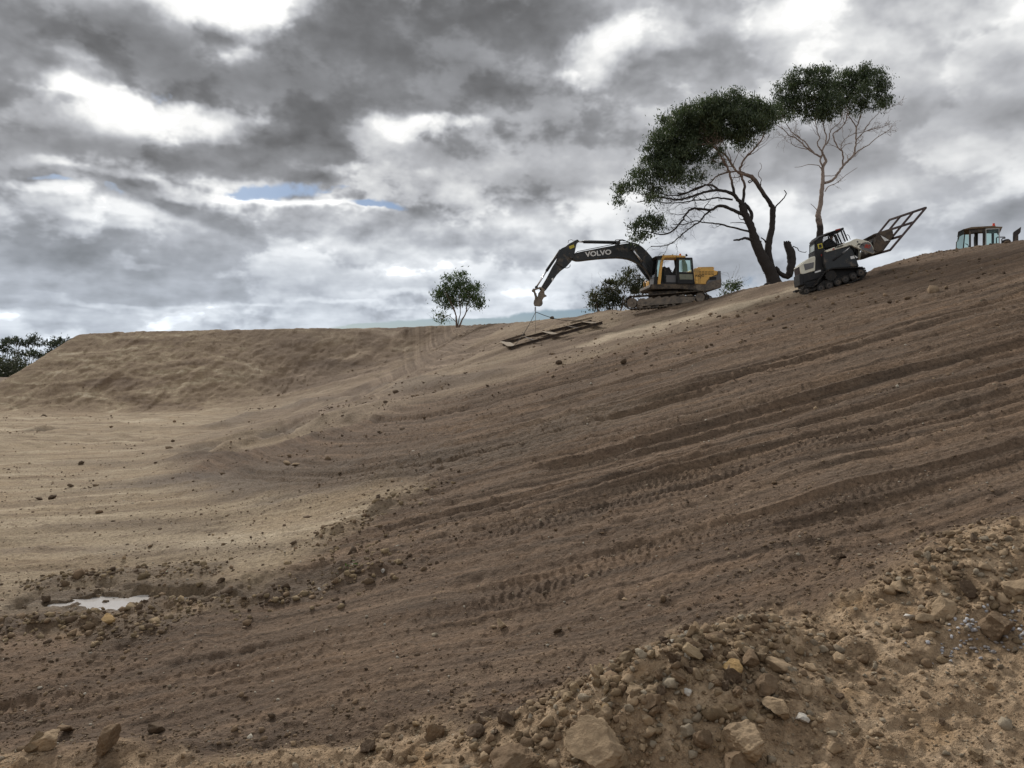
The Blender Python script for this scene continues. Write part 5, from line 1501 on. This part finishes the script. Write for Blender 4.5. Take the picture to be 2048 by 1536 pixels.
def small_tree(name, label, zoom, Y0, base, stems, blobs, dens, size, leafm, seed, barkc=((.12, .09, .07), (.20, .15, .12)), tw=3, holes=.22, per=18, clump=.22, dep=.5, cat='tree', group=None):
    tt = TreeTrace(base, Y0, zoom); rnd = random.Random(seed); rs = np.random.RandomState(seed)
    root = empty(name, tt.loc); tag(root, label, cat, group)
    M = bark_mat('bark_%s' % name, *barkc, -50)
    first = True
    for pts, w in stems:
        mb = MB(); a, r = tt.branch(mb, pts, rnd, w, 0, rnd.uniform(-dep, dep), .03, 6)
        for k in range(tw):
            i = rnd.randint(len(a) // 3, len(a) - 2)
            d = (a[i + 1] - a[i - 1]).normalized() + Vector((rnd.gauss(0, .6), rnd.gauss(0, .6), rnd.gauss(0, .3) + .3))
            twig(mb, a[i], d, rnd.uniform(.5, 1.1) * 1.3, max(.012, r[i] * .5), rnd, 1, None, .3)
        mb.build('trunk' if first else 'branch', M, root, 0, True); first = False
    bl = []
    for x, y, a, b in blobs:
        q = tt.p(x, y, rnd.uniform(-dep, dep)); rx = a * tt.m; rz = b * tt.m
        bl.append(((q.x, q.y, q.z), (rx, (rx + rz) * .55, rz)))
    leaves('crown', leafm, root, bl, dens, size, rs, .5, clump, per, holes)
    return root

G2 = leaf_mat('young_leaf', (.028, .048, .02), (.062, .095, .038), (.12, .16, .07))
G3 = leaf_mat('olive_leaf', (.020, .026, .013), (.048, .055, .028), (.10, .095, .055))
small_tree('young_tree', 'small bushy young gum tree alone on the far crest, left of the excavator', (840.0, 520.0, 5.12), 77.0, (392, 680),
    [([(380, 690, 26), (372, 620), (366, 560), (340, 490), (300, 410), (260, 330)], (22, 6)), ([(398, 690, 24), (430, 615), (468, 545), (480, 460), (520, 380), (560, 300)], (20, 6)),
     ([(385, 680, 12), (400, 600), (415, 520), (400, 420), (410, 300), (420, 220)], (12, 5)), ([(376, 640, 8), (320, 590), (270, 570), (215, 620)], (7, 3)), ([(470, 540, 10), (520, 470), (575, 430)], (9, 4))],
    [(300, 225, 55, 62), (425, 175, 52, 50), (210, 380, 68, 78), (330, 400, 86, 70), (400, 260, 66, 80), (560, 255, 50, 50), (520, 350, 90, 80), (585, 410, 46, 52), (245, 470, 56, 36), (290, 320, 70, 70), (225, 590, 36, 24), (600, 470, 20, 22), (470, 430, 50, 40)],
    9.0, .34, G2, 21, tw=6, holes=.20, per=34, clump=.38, dep=1.2)
small_tree('bush', 'dark bushy shrub rising behind the excavator undercarriage', (1050.0, 460.0, 4.763), 56.0, (900, 800),
    [([(700, 820, 16), (690, 740), (670, 660), (680, 600)], (12, 5)), ([(820, 820, 22), (800, 720), (780, 620), (830, 540)], (16, 5)), ([(900, 820, 22), (930, 700), (950, 580), (970, 440)], (16, 5)),
     ([(1000, 820, 20), (1020, 700), (1060, 560), (1080, 460)], (16, 5)), ([(860, 810, 12), (880, 700), (860, 620)], (10, 4))],
    [(655, 700, 42, 62), (690, 630, 50, 50), (740, 565, 58, 55), (830, 520, 62, 42), (860, 600, 72, 60), (820, 690, 76, 62), (915, 500, 58, 50), (960, 450, 50, 42), (1010, 420, 36, 36), (980, 560, 72, 66), (920, 660, 72, 62), (1080, 455, 52, 46), (1090, 560, 52, 66), (740, 700, 56, 60), (1130, 520, 26, 56), (1040, 650, 50, 50)],
    26.0, .26, G3, 22, tw=7, holes=.16, per=32, clump=.26, dep=1.2, cat='bush')
small_tree('sapling', 'small leafy sapling just behind the crest, right of the excavator counterweight', (1050.0, 460.0, 4.763), 53.0, (1920, 660),
    [([(1900, 660, 10), (1920, 590), (1960, 530), (1990, 490)], (9, 3)), ([(1940, 660, 8), (1970, 590), (2030, 540)], (7, 3)), ([(1890, 660, 8), (1895, 600), (1880, 560)], (6, 3))],
    [(1990, 485, 36, 26), (1935, 520, 40, 30), (1890, 575, 24, 26), (1960, 545, 50, 26), (2035, 500, 26, 30), (1920, 595, 40, 24), (2010, 530, 30, 24)],
    50.0, .22, G2, 23, tw=4, holes=.18, per=26, clump=.22, dep=.5, cat='sapling')

# ---- distant gums at the edge of the property, far left
FAR = (0.0, 640.0, 2.926)
G4 = leaf_mat('far_leaf', (.022, .030, .020), (.045, .056, .036), (.075, .085, .058))
for i, (base, crown, lab) in enumerate([
        ((20, 330), [(10, 150, 22, 10), (40, 128, 34, 14), (62, 122, 18, 9), (20, 175, 30, 8)], 'distant gum with a flat lopsided crown, leftmost in the far row'),
        ((98, 330), [(98, 110, 15, 10), (85, 128, 18, 7), (112, 126, 16, 8), (95, 190, 40, 9)], 'distant gum with a small round topknot in the far row'),
        ((150, 330), [(170, 130, 30, 14), (200, 112, 34, 14), (235, 138, 34, 10), (150, 145, 18, 9), (140, 200, 26, 10)], 'distant gum with the widest umbrella crown of the far row'),
        ((205, 330), [(215, 205, 36, 14), (190, 190, 20, 8), (240, 215, 24, 10)], 'distant low dark gum under the umbrella crown in the far row'),
        ((300, 330), [(318, 128, 34, 13), (345, 115, 22, 10), (300, 150, 22, 10), (350, 140, 20, 9)], 'distant gum with a domed crown beside the end of the bank'),
        ((360, 330), [(385, 122, 26, 13), (400, 140, 16, 8), (372, 140, 20, 10)], 'distant gum with a dense dark crown nearest the end of the bank'),
        ((290, 330), [(300, 185, 34, 14), (270, 200, 26, 12), (330, 200, 24, 12), (350, 180, 24, 10)], 'distant bushy tree with two low crowns beside the end of the bank'),
        ((-60, 330), [(-60, 140, 40, 16), (-30, 170, 30, 12), (-100, 160, 34, 14)], 'distant gum beyond the left edge of the far row')]):
    rnd = random.Random(i)
    stems = []
    bx = base[0]
    for j, c in enumerate(crown):
        stems.append(([(bx + (c[0] - bx) * .2 * j / 3, 330, 4), (bx + (c[0] - bx) * .35, 260, 3.4), (bx + (c[0] - bx) * .75, (c[1] + 210) / 2, 2.2), (c[0], c[1] + 2, 1.2)], (6, 2)))
    small_tree('distant_tree', lab, FAR, 300.0 + 6 * (i % 3), base, stems, crown, .42, 1.25, G4, 40 + i, barkc=((.16, .13, .11), (.28, .24, .20)), tw=0, holes=.16, per=26, clump=.9, dep=5.0, group='distant gums left of the bank')

def scrub_band():
    rs = np.random.RandomState(77); bl = []
    for i in range(46):
        px = rs.uniform(-340, 150); Y = rs.uniform(268, 300)
        top = rs.uniform(712, 734); x = (px - CX) / FPX * Y; zt = (HOR - top) / FPX * Y; zb = -1.4
        bl.append(((x, Y, (zt + zb) / 2), (rs.uniform(5, 9), rs.uniform(3, 5), (zt - zb) / 2)))
    o = leaves('scrub', leaf_mat('scrub_leaf', (.024, .030, .018), (.046, .052, .032), (.085, .085, .055)), None, bl, .05, 1.5, rs, .2, 1.4, 16, .0)
    tag(o, 'band of dark scrub below the distant gums', 'scrub', kind='stuff')
scrub_band()

# ------------------------------------------------------------------ rocks, clods and gravel
def ico(sub):
    bm = bmesh.new(); bmesh.ops.create_icosphere(bm, subdivisions=sub, radius=1.0)
    v = np.array([x.co[:] for x in bm.verts]); f = np.array([[q.index for q in p.verts] for p in bm.faces]); bm.free()
    return v, f

def rock_verts(v, rs, lump=.35, facets=5):
    """a broken lump: squashed ball cut by several planes, then roughened"""
    w = v.copy()
    w *= rs.uniform(.7, 1.15, 3)
    for k in range(facets):
        n = rs.normal(size=3); n /= np.linalg.norm(n); d = rs.uniform(.32, .72)
        h = w @ n - d
        w -= np.outer(np.maximum(h, 0) * .95, n)
    s = rs.uniform(-50, 50, 6)
    def n3(q, f, sd):
        return (vnoise(q[:, 0] * f + s[0], q[:, 1] * f + s[1], sd) + vnoise(q[:, 1] * f + s[2], q[:, 2] * f + s[3], sd + 1) + vnoise(q[:, 2] * f + s[4], q[:, 0] * f + s[5], sd + 2))
    if len(v) > 600:
        return w * (1 + lump * .45 * n3(w, 2.3, 20) + lump * .22 * n3(w, 5.5, 30) + lump * .11 * n3(w, 13, 40) + lump * .05 * n3(w, 29, 50))[:, None]
    nz = vnoise(v[:, 0] * 2.1 + s[0], v[:, 1] * 2.1 + v[:, 2] * 1.7 + s[1], 3) * lump + vnoise(v[:, 2] * 4.7 + s[2], v[:, 0] * 4.3 - v[:, 1] * 3.9 + s[3], 4) * lump * .5
    nz = nz + vnoise(v[:, 1] * 10 + s[4], v[:, 2] * 9 + v[:, 0] * 8 + s[5], 5) * lump * .25
    return w * (1 + nz[:, None])

def mat_rock():
    m = bpy.data.materials.new('broken_rock'); m.use_nodes = True
    k = NT(m.node_tree); k.n.clear()
    pos = k.node('ShaderNodeNewGeometry').outputs['Position']
    tone = k.node('ShaderNodeAttribute', attribute_name='tone').outputs['Color']
    n1 = k.noise(pos, 7, 6, .65); n2 = k.noise(pos, 45, 4, .65); n3 = k.noise(pos, 2.2, 3, .5)
    g = k.maprange(n1, .3, .7, .72, 1.25); gg = k.node('ShaderNodeCombineXYZ')
    for i in range(3): k.put(gg.inputs[i], g)
    c = k.mix(1.0, tone, gg.outputs[0], 'MULTIPLY')
    c = k.mix(k.maprange(n2, .55, .75, 0, .5), c, (.34, .27, .18)); c = k.mix(k.maprange(n3, .52, .7, 0, .5), c, (.15, .108, .07))
    b = k.node('ShaderNodeBump'); b.inputs['Strength'].default_value = .9; b.inputs['Distance'].default_value = 1.0
    k.put(b.inputs['Height'], k.math('ADD', k.math('MULTIPLY', n1, .03), k.math('MULTIPLY', n2, .010)))
    p = k.node('ShaderNodeBsdfPrincipled'); k.put(p.inputs['Base Color'], c); k.put(p.inputs['Normal'], b.outputs[0]); p.inputs['Roughness'].default_value = .95
    p.inputs['Specular IOR Level'].default_value = .15
    out = k.node('ShaderNodeOutputMaterial'); k.l.new(p.outputs[0], out.inputs[0])
    return m
M_ROCK = mat_rock()
TAN, BRN, DKB, WHT, OCR, GRY = (.32, .235, .150), (.185, .128, .080), (.105, .074, .050), (.50, .47, .42), (.36, .24, .11), (.27, .225, .165)

def rock_mesh(rs, sub, col, lump=.35, facets=5):
    v, f = ico(sub); w = rock_verts(v, rs, lump, facets)
    w[:, 2] *= .8
    me = bpy.data.meshes.new('rock'); me.from_pydata([tuple(q) for q in w], [], [tuple(int(i) for i in q) for q in f]); me.update()
    a = me.color_attributes.new('tone', 'FLOAT_COLOR', 'POINT'); a.data.foreach_set('color', np.tile(np.array([*col, 1.0], np.float32), len(w)))
    me.polygons.foreach_set('use_smooth', [sub >= 4] * len(me.polygons)); me.materials.append(M_ROCK)
    return me

rsR = np.random.RandomState(11)
def place_rock(px, py, wpx, col, label=None, group=None, me=None, flat=1.0, name='rock', cat='rock', sink=.25):
    hp = wpx * .5 * 1.15 * (.8 - sink) * flat
    x, y = ray_ground(px, py + hp)
    r = wpx / FPX * y / 2 * 1.15
    if y > 70: y -= .3
    me = me or rock_mesh(rsR, 6 if wpx > 110 else 5 if wpx > 50 else 4, col, .40, 8)
    o = bpy.data.objects.new(name, me); C.objects.link(o)
    o.location = (x, y + r * .4, gz(x, y + r * .4) + r * (.8 - sink) * flat)
    o.scale = (r, r * .9, r * flat); o.rotation_euler = (rsR.uniform(-.4, .4), rsR.uniform(-.4, .4), rsR.uniform(0, 6.28))
    tag(o, label, cat, group)
    return o

NAMED = [
    (1190, 1560, 175, TAN, .7, 'largest pale tan boulder at the bottom edge of the photo, half buried'),
    (1030, 1560, 130, BRN, .6, 'low brown boulder at the bottom edge, left of the largest boulder'),
    (1500, 1510, 120, TAN, .8, 'big rounded tan rock at the bottom edge, right of the largest boulder'),
    (1480, 1560, 100, BRN, .7, 'flat brown rock below the big rounded rock at the bottom edge'),
    (1562, 1425, 64, TAN, .9, 'upright pale tan rock with a flat face on the near spoil heap'),
    (1560, 1345, 50, TAN, .7, 'wedge-shaped tan rock right of the top of the near spoil heap'),
    (1505, 1328, 56, BRN, .9, 'rounded brown rock at the top of the near spoil heap'),
    (1535, 1382, 62, BRN, .8, 'rough dark brown clod just under the top of the near spoil heap'),
    (1465, 1345, 54, OCR, .55, 'flat ochre slab lying on the near spoil heap'),
    (1608, 1446, 34, WHT, .8, 'white stone right of the near spoil heap'),
    (1378, 1392, 22, WHT, .8, 'small white stone on the near spoil heap'),
    (1208, 1440, 42, TAN, .85, 'squarish tan rock on the left flank of the near spoil heap'),
    (1182, 1462, 36, GRY, .8, 'pale grey rock beside the squarish tan rock'),
    (1158, 1462, 40, BRN, .9, 'rounded brown rock left of the pale grey rock'),
    (1310, 1430, 46, BRN, .85, 'round brown rock in the middle of the near spoil heap'),
    (1270, 1385, 40, TAN, .85, 'tan rock on the upper left flank of the near spoil heap'),
    (1208, 1415, 22, OCR, .8, 'small bright ochre stone on the left flank of the spoil heap'),
    (1380, 1485, 40, GRY, .8, 'grey tan rock low in the near spoil heap'),
    (1410, 1500, 60, BRN, .75, 'dark lump below the grey tan rock in the spoil heap'),
    (1675, 1500, 40, TAN, .8, 'lone tan stone on the gravel right of the spoil heap'),
    (950, 1465, 46, DKB, .85, 'dark brown clod alone below the slope, near the bottom edge'),
    (1040, 1468, 26, TAN, .8, 'small tan rock right of the lone dark clod'),
    (1895, 1238, 58, TAN, .95, 'big rounded tan boulder at the right, on the ochre ground'),
    (1850, 1262, 36, TAN, .8, 'pointed tan rock just left of the big rounded boulder at the right'),
    (1800, 1180, 44, TAN, .7, 'low tan rock at the foot of the right hand spoil'),
    (2015, 1262, 84, BRN, .9, 'large grey brown rock at the right edge of the photo'),
    (2035, 1185, 60, TAN, .8, 'blocky tan rock above the large grey rock at the right edge'),
    (1822, 1256, 26, WHT, .7, 'small pale stone left of the pointed tan rock'),
    (1003, 1253, 26, TAN, .85, 'single pale tan rock in the middle of the brown slope'),
    (1116, 1268, 18, DKB, .9, 'small dark clod right of the single pale rock on the slope'),
    (1685, 1112, 24, DKB, .85, 'dark clod on the slope above the right hand spoil'),
    (1888, 1108, 24, DKB, .8, 'dark clod at the upper edge of the right hand spoil'),
    (765, 1148, 15, WHT, .9, 'pale upright stone on the slope right of the puddle'),
    (638, 1176, 10, WHT, .8, 'tiny white stone by the mud bank'),
    (572, 928, 20, TAN, .7, 'pale flat rock among the dark ruts near the hollow'),
    (592, 930, 14, TAN, .7, 'small pale rock beside the flat rock near the hollow'),
    (85, 1490, 52, TAN, .8, 'pale topped rock near the bottom left corner'),
    (205, 1500, 62, BRN, .95, 'large rounded brown boulder at the bottom left'),
    (310, 1455, 46, DKB, .6, 'flattened brown clod right of the bottom left boulder'),
    (130, 1462, 34, BRN, .8, 'brown clod behind the pale topped rock at bottom left'),
    (88, 1202, 24, DKB, .85, 'dark clod at the left end of the puddle bank'),
    (212, 1248, 34, OCR, .9, 'pointed ochre lump rising from the puddle bank'),
    (440, 1168, 20, DKB, .7, 'dark clod right of the puddle, on the mud bank'),
    (100, 993, 22, DKB, .6, 'cluster of dark clods alone on the pit floor at the left'),
    (76, 997, 16, DKB, .6, 'small dark clod beside the cluster on the pit floor'),
    (139, 972, 16, DKB, .6, 'dark clod farther back on the pit floor'),
    (1105, 636, 9, DKB, .8, 'dark clod on the crest behind the drag frame'),
    (302, 660, 7, DKB, .8, 'dark lump sitting on the crest of the far bank'),
]
for px, py, w, col, fl, lab in NAMED:
    place_rock(px, py, w, col, lab, None, None, fl)

# three more members of a kind share their look and their label
def in_pile_px(rs):
    while True:
        c = rs.choice(5, p=[.68, .07, .16, .06, .03])
        if c == 0: px, py = rs.normal(1330, 150), rs.normal(1450, 62)
        elif c == 1: px, py = rs.normal(1010, 120), rs.normal(1510, 26)
        elif c == 2: px, py = rs.normal(1940, 90), rs.normal(1190, 55)
        elif c == 3: px, py = rs.uniform(0, 560), rs.normal(1516, 16)
        else: px, py = rs.uniform(1500, 2048), rs.uniform(1230, 1530)
        if 0 < px < 2070 and 1080 < py < 1545 and float(pile_mask(*[np.array([q]) for q in ray_fast(px, py)])[0]) > .4: return px, py

def ray_fast(px, py):
    """cheap line of sight to the coarse surface"""
    u = (px - CX) / FPX; s = (HOR - py) / FPX
    yy = np.geomspace(4.5, 70, 260)
    d = base_z(u * yy, yy) - s * yy
    j = np.nonzero(d >= 0)[0]
    y = yy[j[0]] if len(j) else 60.0
    return u * y, y

kinds = [('clod', [rock_mesh(rsR, 3, c, .46, 6) for c in (BRN, DKB, (.20, .145, .09))], 'brown rounded earth clod heaped in the near spoil', 'brown clods in the near spoil'),
         ('rock', [rock_mesh(rsR, 3, c, .32, 9) for c in (TAN, (.30, .225, .14), (.22, .165, .105))], 'tan broken rock lying in the near spoil', 'tan rocks in the near spoil'),
         ('stone', [rock_mesh(rsR, 3, c, .34, 9) for c in (GRY, (.42, .38, .31))], 'small pale grey stone lying in the near spoil', 'pale stones in the near spoil')]
rsS = np.random.RandomState(23)
cnt = 0
for n in range(245):
    kk = rsS.choice(3, p=[.46, .42, .12]); nm, ms, lab, grp = kinds[kk]
    px, py = in_pile_px(rsS)
    w = min(58, rsS.lognormal(3.2, .38)) * (.6 + .4 * (py - 1100) / 440) * (.6 if kk == 2 else 1)
    x, y = ray_fast(px, py); r = w / FPX * y / 2 * 1.1
    o = bpy.data.objects.new(nm, ms[rsS.randint(len(ms))]); C.objects.link(o)
    o.location = (x, y, gz(x, y) + r * rsS.uniform(.3, .7)); o.scale = (r * rsS.uniform(.8, 1.2), r * rsS.uniform(.8, 1.1), r * rsS.uniform(.65, 1.0))
    o.rotation_euler = tuple(rsS.uniform(0, 6.28, 3))
    zone = 'in the central heap near the bottom edge' if 600 < px < 1650 and py > 1400 else 'on the upper slope of the central heap' if px < 1650 and px > 600 else 'in the bottom left strip' if px <= 600 else 'on the right hand spoil' if py < 1330 else 'on the open gravel at bottom right'
    tag(o, lab.replace('in the near spoil', zone), nm, grp.replace('in the near spoil', zone))

def scatter(name, label, cat, X, Y, Rr, cols, sub, seed, lump=.35, lift=.25, nvar=10):
    """many small lumps joined into one mesh"""
    rs = np.random.RandomState(seed)
    v0, f0 = ico(sub)
    var = [rock_verts(v0, rs, lump, 9 if sub > 1 else 4) for _ in range(nvar)]
    n = len(X); Z = ground_z(X, Y)
    k = rs.randint(0, nvar, n)
    V = np.stack(var)[k]                                     # n, nv, 3
    a = rs.uniform(0, 6.28, n); b = rs.uniform(-.9, .9, n)
    ca, sa, cb, sb = np.cos(a), np.sin(a), np.cos(b), np.sin(b)
    x = V[..., 0] * cb[:, None] + V[..., 2] * sb[:, None]; z = -V[..., 0] * sb[:, None] + V[..., 2] * cb[:, None]; y = V[..., 1]
    xx = x * ca[:, None] - y * sa[:, None]; yy = x * sa[:, None] + y * ca[:, None]
    sq = rs.uniform(.55, .95, n)
    W = np.stack([xx * Rr[:, None] + X[:, None], yy * Rr[:, None] + Y[:, None], z * (Rr * sq)[:, None] + (Z + Rr * lift)[:, None]], -1)
    nv = len(v0); F = (f0[None] + (np.arange(n) * nv)[:, None, None]).reshape(-1, 3)
    me = bpy.data.meshes.new(name); me.vertices.add(n * nv); me.vertices.foreach_set('co', W.astype(np.float32).ravel())
    me.loops.add(F.size); me.loops.foreach_set('vertex_index', F.astype(np.int32).ravel())
    me.polygons.add(len(F)); me.polygons.foreach_set('loop_start', np.arange(0, F.size, 3, dtype=np.int32)); me.update(calc_edges=True)
    at = me.color_attributes.new('tone', 'FLOAT_COLOR', 'POINT')
    cc = np.array(cols)[rs.randint(0, len(cols), n)] * rs.uniform(.8, 1.2, n)[:, None]
    at.data.foreach_set('color', np.repeat(np.concatenate([cc, np.ones((n, 1))], 1), nv, axis=0).astype(np.float32).ravel())
    me.materials.append(M_ROCK)
    o = bpy.data.objects.new(name, me); C.objects.link(o)
    tag(o, label, cat, kind='stuff'); return o

def sample_ground(n, seed, ymin, ymax, fn, umax=.72, ypow=-1.3):
    """random ground positions, thinned by a density function"""
    rs = np.random.RandomState(seed)
    m = n * 6
    t = rs.uniform(0, 1, m); e = ypow + 1
    Y = (ymin ** e + t * (ymax ** e - ymin ** e)) ** (1 / e)
    X = rs.uniform(-umax, umax, m) * Y
    keep = rs.uniform(0, 1, m) < fn(X, Y)
    X, Y = X[keep][:n], Y[keep][:n]
    return X, Y, rs

def dens_pile(X, Y):
    d = pile_mask(X, Y) * (.02 + .10 * sstep(.0, .25, fbm(X * .9, Y * .9, 3, 301)))
    for (gx, gy) in (HEAPS[(1330, 1440)], HEAPS[(1500, 1350)], HEAPS[(1200, 1530)], HEAPS[(1950, 1200)]):
        d = d + .95 * pile_mask(X, Y) * np.exp(-((X - gx) / .95) ** 2 - ((Y - gy) / .62) ** 2)
    return np.clip(d, 0, 1)
X, Y, rs_ = sample_ground(3600, 31, 5.3, 13, dens_pile)
scatter('rubble', 'small tan and brown rubble covering the near spoil heaps', 'rubble', X, Y, rs_.lognormal(-3.45, .45, len(X)), [TAN, BRN, TAN, GRY, (.21, .15, .09)], 2, 1, .5, .25, 20)
X, Y, rs_ = sample_ground(13000, 32, 5.3, 13, lambda a, b: pile_mask(a, b) * .9 + .03)
scatter('gravel', 'fine gravel and crumbs over the ochre ground in front', 'gravel', X, Y, rs_.lognormal(-4.5, .40, len(X)), [TAN, BRN, GRY, TAN, (.36, .29, .20)], 0, 2, .3) if False else scatter('gravel', 'fine gravel and crumbs over the ochre ground in front', 'gravel', X, Y, rs_.lognormal(-4.75, .45, len(X)), [TAN, BRN, GRY, TAN, (.36, .29, .20)], 1 - 0, 2, .3)

def dens_slope(X, Y):
    d = (1 - pile_mask(X, Y)) * (.10 + .5 * sstep(.0, .25, fbm(X * .5, Y * .5, 3, 303)))
    ye = np.interp(X, _pex[:, 0], _pex[:, 1])
    d = d + .9 * np.exp(-np.maximum(Y - ye, 0) / .8) * (Y > ye)
    return np.clip(d, 0, 1)
X, Y, rs_ = sample_ground(12000, 33, 6, 34, dens_slope)
scatter('slope_clods', 'loose dark crumbs and clods strewn over the brown slope', 'clods', X, Y, rs_.lognormal(-4.35, .50, len(X)) * (Y / 10) ** .25, [BRN, DKB, BRN, (.15, .11, .075), (.22, .16, .115)], 1, 3, .35, .15)
X, Y, rs_ = sample_ground(1400, 36, 6, 30, lambda a, b: (1 - pile_mask(a, b)) * .5)
scatter('slope_stones', 'pale pebbles scattered over the brown slope and pit floor', 'pebbles', X, Y, rs_.lognormal(-4.1, .40, len(X)) * (Y / 10) ** .35, [GRY, (.42, .38, .31), TAN], 1, 6, .25, .2)

def dens_banks(X, Y):
    d = np.zeros_like(X)
    for line, w in ((BANK_IN, .55), (BANK_R, .5), (BANK_B, .45)):
        d = np.maximum(d, np.exp(-(seg_dist(X, Y, line) / w) ** 2))
    d = np.maximum(d, np.exp(-(seg_dist(X, Y, RIDGE) / .6) ** 2))
    d = np.maximum(d, .5 * np.exp(-(seg_dist(X, Y, gpoly([(740, 1150), (700, 1100), (660, 1080)])) / .7) ** 2))
    return d
X, Y, rs_ = sample_ground(3600, 34, 11, 27, dens_banks)
scatter('mud_clods', 'dark broken clods along the mud banks round the puddle', 'clods', X, Y, rs_.lognormal(-3.35, .45, len(X)), [BRN, DKB, (.20, .15, .09), (.25, .185, .11)], 1, 4, .7, .1)
def dens_far(X, Y):
    return np.clip(.12 + .8 * sstep(.08, .3, fbm(X * .14, Y * .2, 3, 305)), 0, 1) * (Y < 85)
X, Y, rs_ = sample_ground(2600, 35, 26, 86, dens_far, ypow=-.6)
scatter('far_clods', 'scattered clods over the far pit floor and bank', 'clods', X, Y, rs_.lognormal(-3.0, .45, len(X)), [BRN, DKB, (.22, .16, .105)], 1, 5, .35, .1)
# heap of pale grey chips at the right edge
gx, gy = ray_fast(1990, 1300)
rs_ = np.random.RandomState(3)
X = gx + rs_.normal(0, .26, 160); Y = gy + rs_.normal(0, .11, 160)
scatter('chips', 'little heap of pale grey chips at the right edge in front', 'chips', X, Y, rs_.lognormal(-3.9, .3, 160), [(.42, .42, .44), (.55, .55, .56), (.30, .30, .32)], 1, 7, .3, .5)

# ------------------------------------------------------------------ puddle: still water in the trench
def puddle():
    cx, cy = PUD_C
    m = bpy.data.materials.new('water_sky_sheen'); m.use_nodes = True
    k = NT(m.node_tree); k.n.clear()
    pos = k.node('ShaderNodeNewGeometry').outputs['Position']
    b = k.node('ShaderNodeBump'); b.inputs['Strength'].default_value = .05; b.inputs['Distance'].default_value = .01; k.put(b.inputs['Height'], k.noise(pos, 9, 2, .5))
    p = k.node('ShaderNodeBsdfPrincipled'); p.inputs['Base Color'].default_value = (.52, .49, .46, 1); p.inputs['Roughness'].default_value = .03  # pale base colour paints in the reflection of bright cloud
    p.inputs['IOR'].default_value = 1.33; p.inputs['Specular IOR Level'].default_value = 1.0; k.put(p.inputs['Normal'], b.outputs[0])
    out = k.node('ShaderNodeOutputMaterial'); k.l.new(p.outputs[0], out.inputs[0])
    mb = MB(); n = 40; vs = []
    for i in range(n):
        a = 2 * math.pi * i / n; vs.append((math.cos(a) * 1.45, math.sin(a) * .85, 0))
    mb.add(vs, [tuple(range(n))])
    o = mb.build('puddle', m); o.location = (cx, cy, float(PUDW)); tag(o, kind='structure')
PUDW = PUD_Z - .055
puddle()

# tuft of green weeds on the slope beside the bank
def weeds():
    x, y = ray_fast(705, 1140); rs = np.random.RandomState(2)
    o = leaves('weed', leaf_mat('weed_leaf', (.03, .05, .015), (.05, .09, .02), (.09, .13, .04)), None, [((x, y, gz(x, y) + .06), (.45, .3, .08))], 120, .10, rs, -.4, .08, 10)
    tag(o, 'small green weed tuft on the mud bank right of the puddle', 'weed')
weeds()
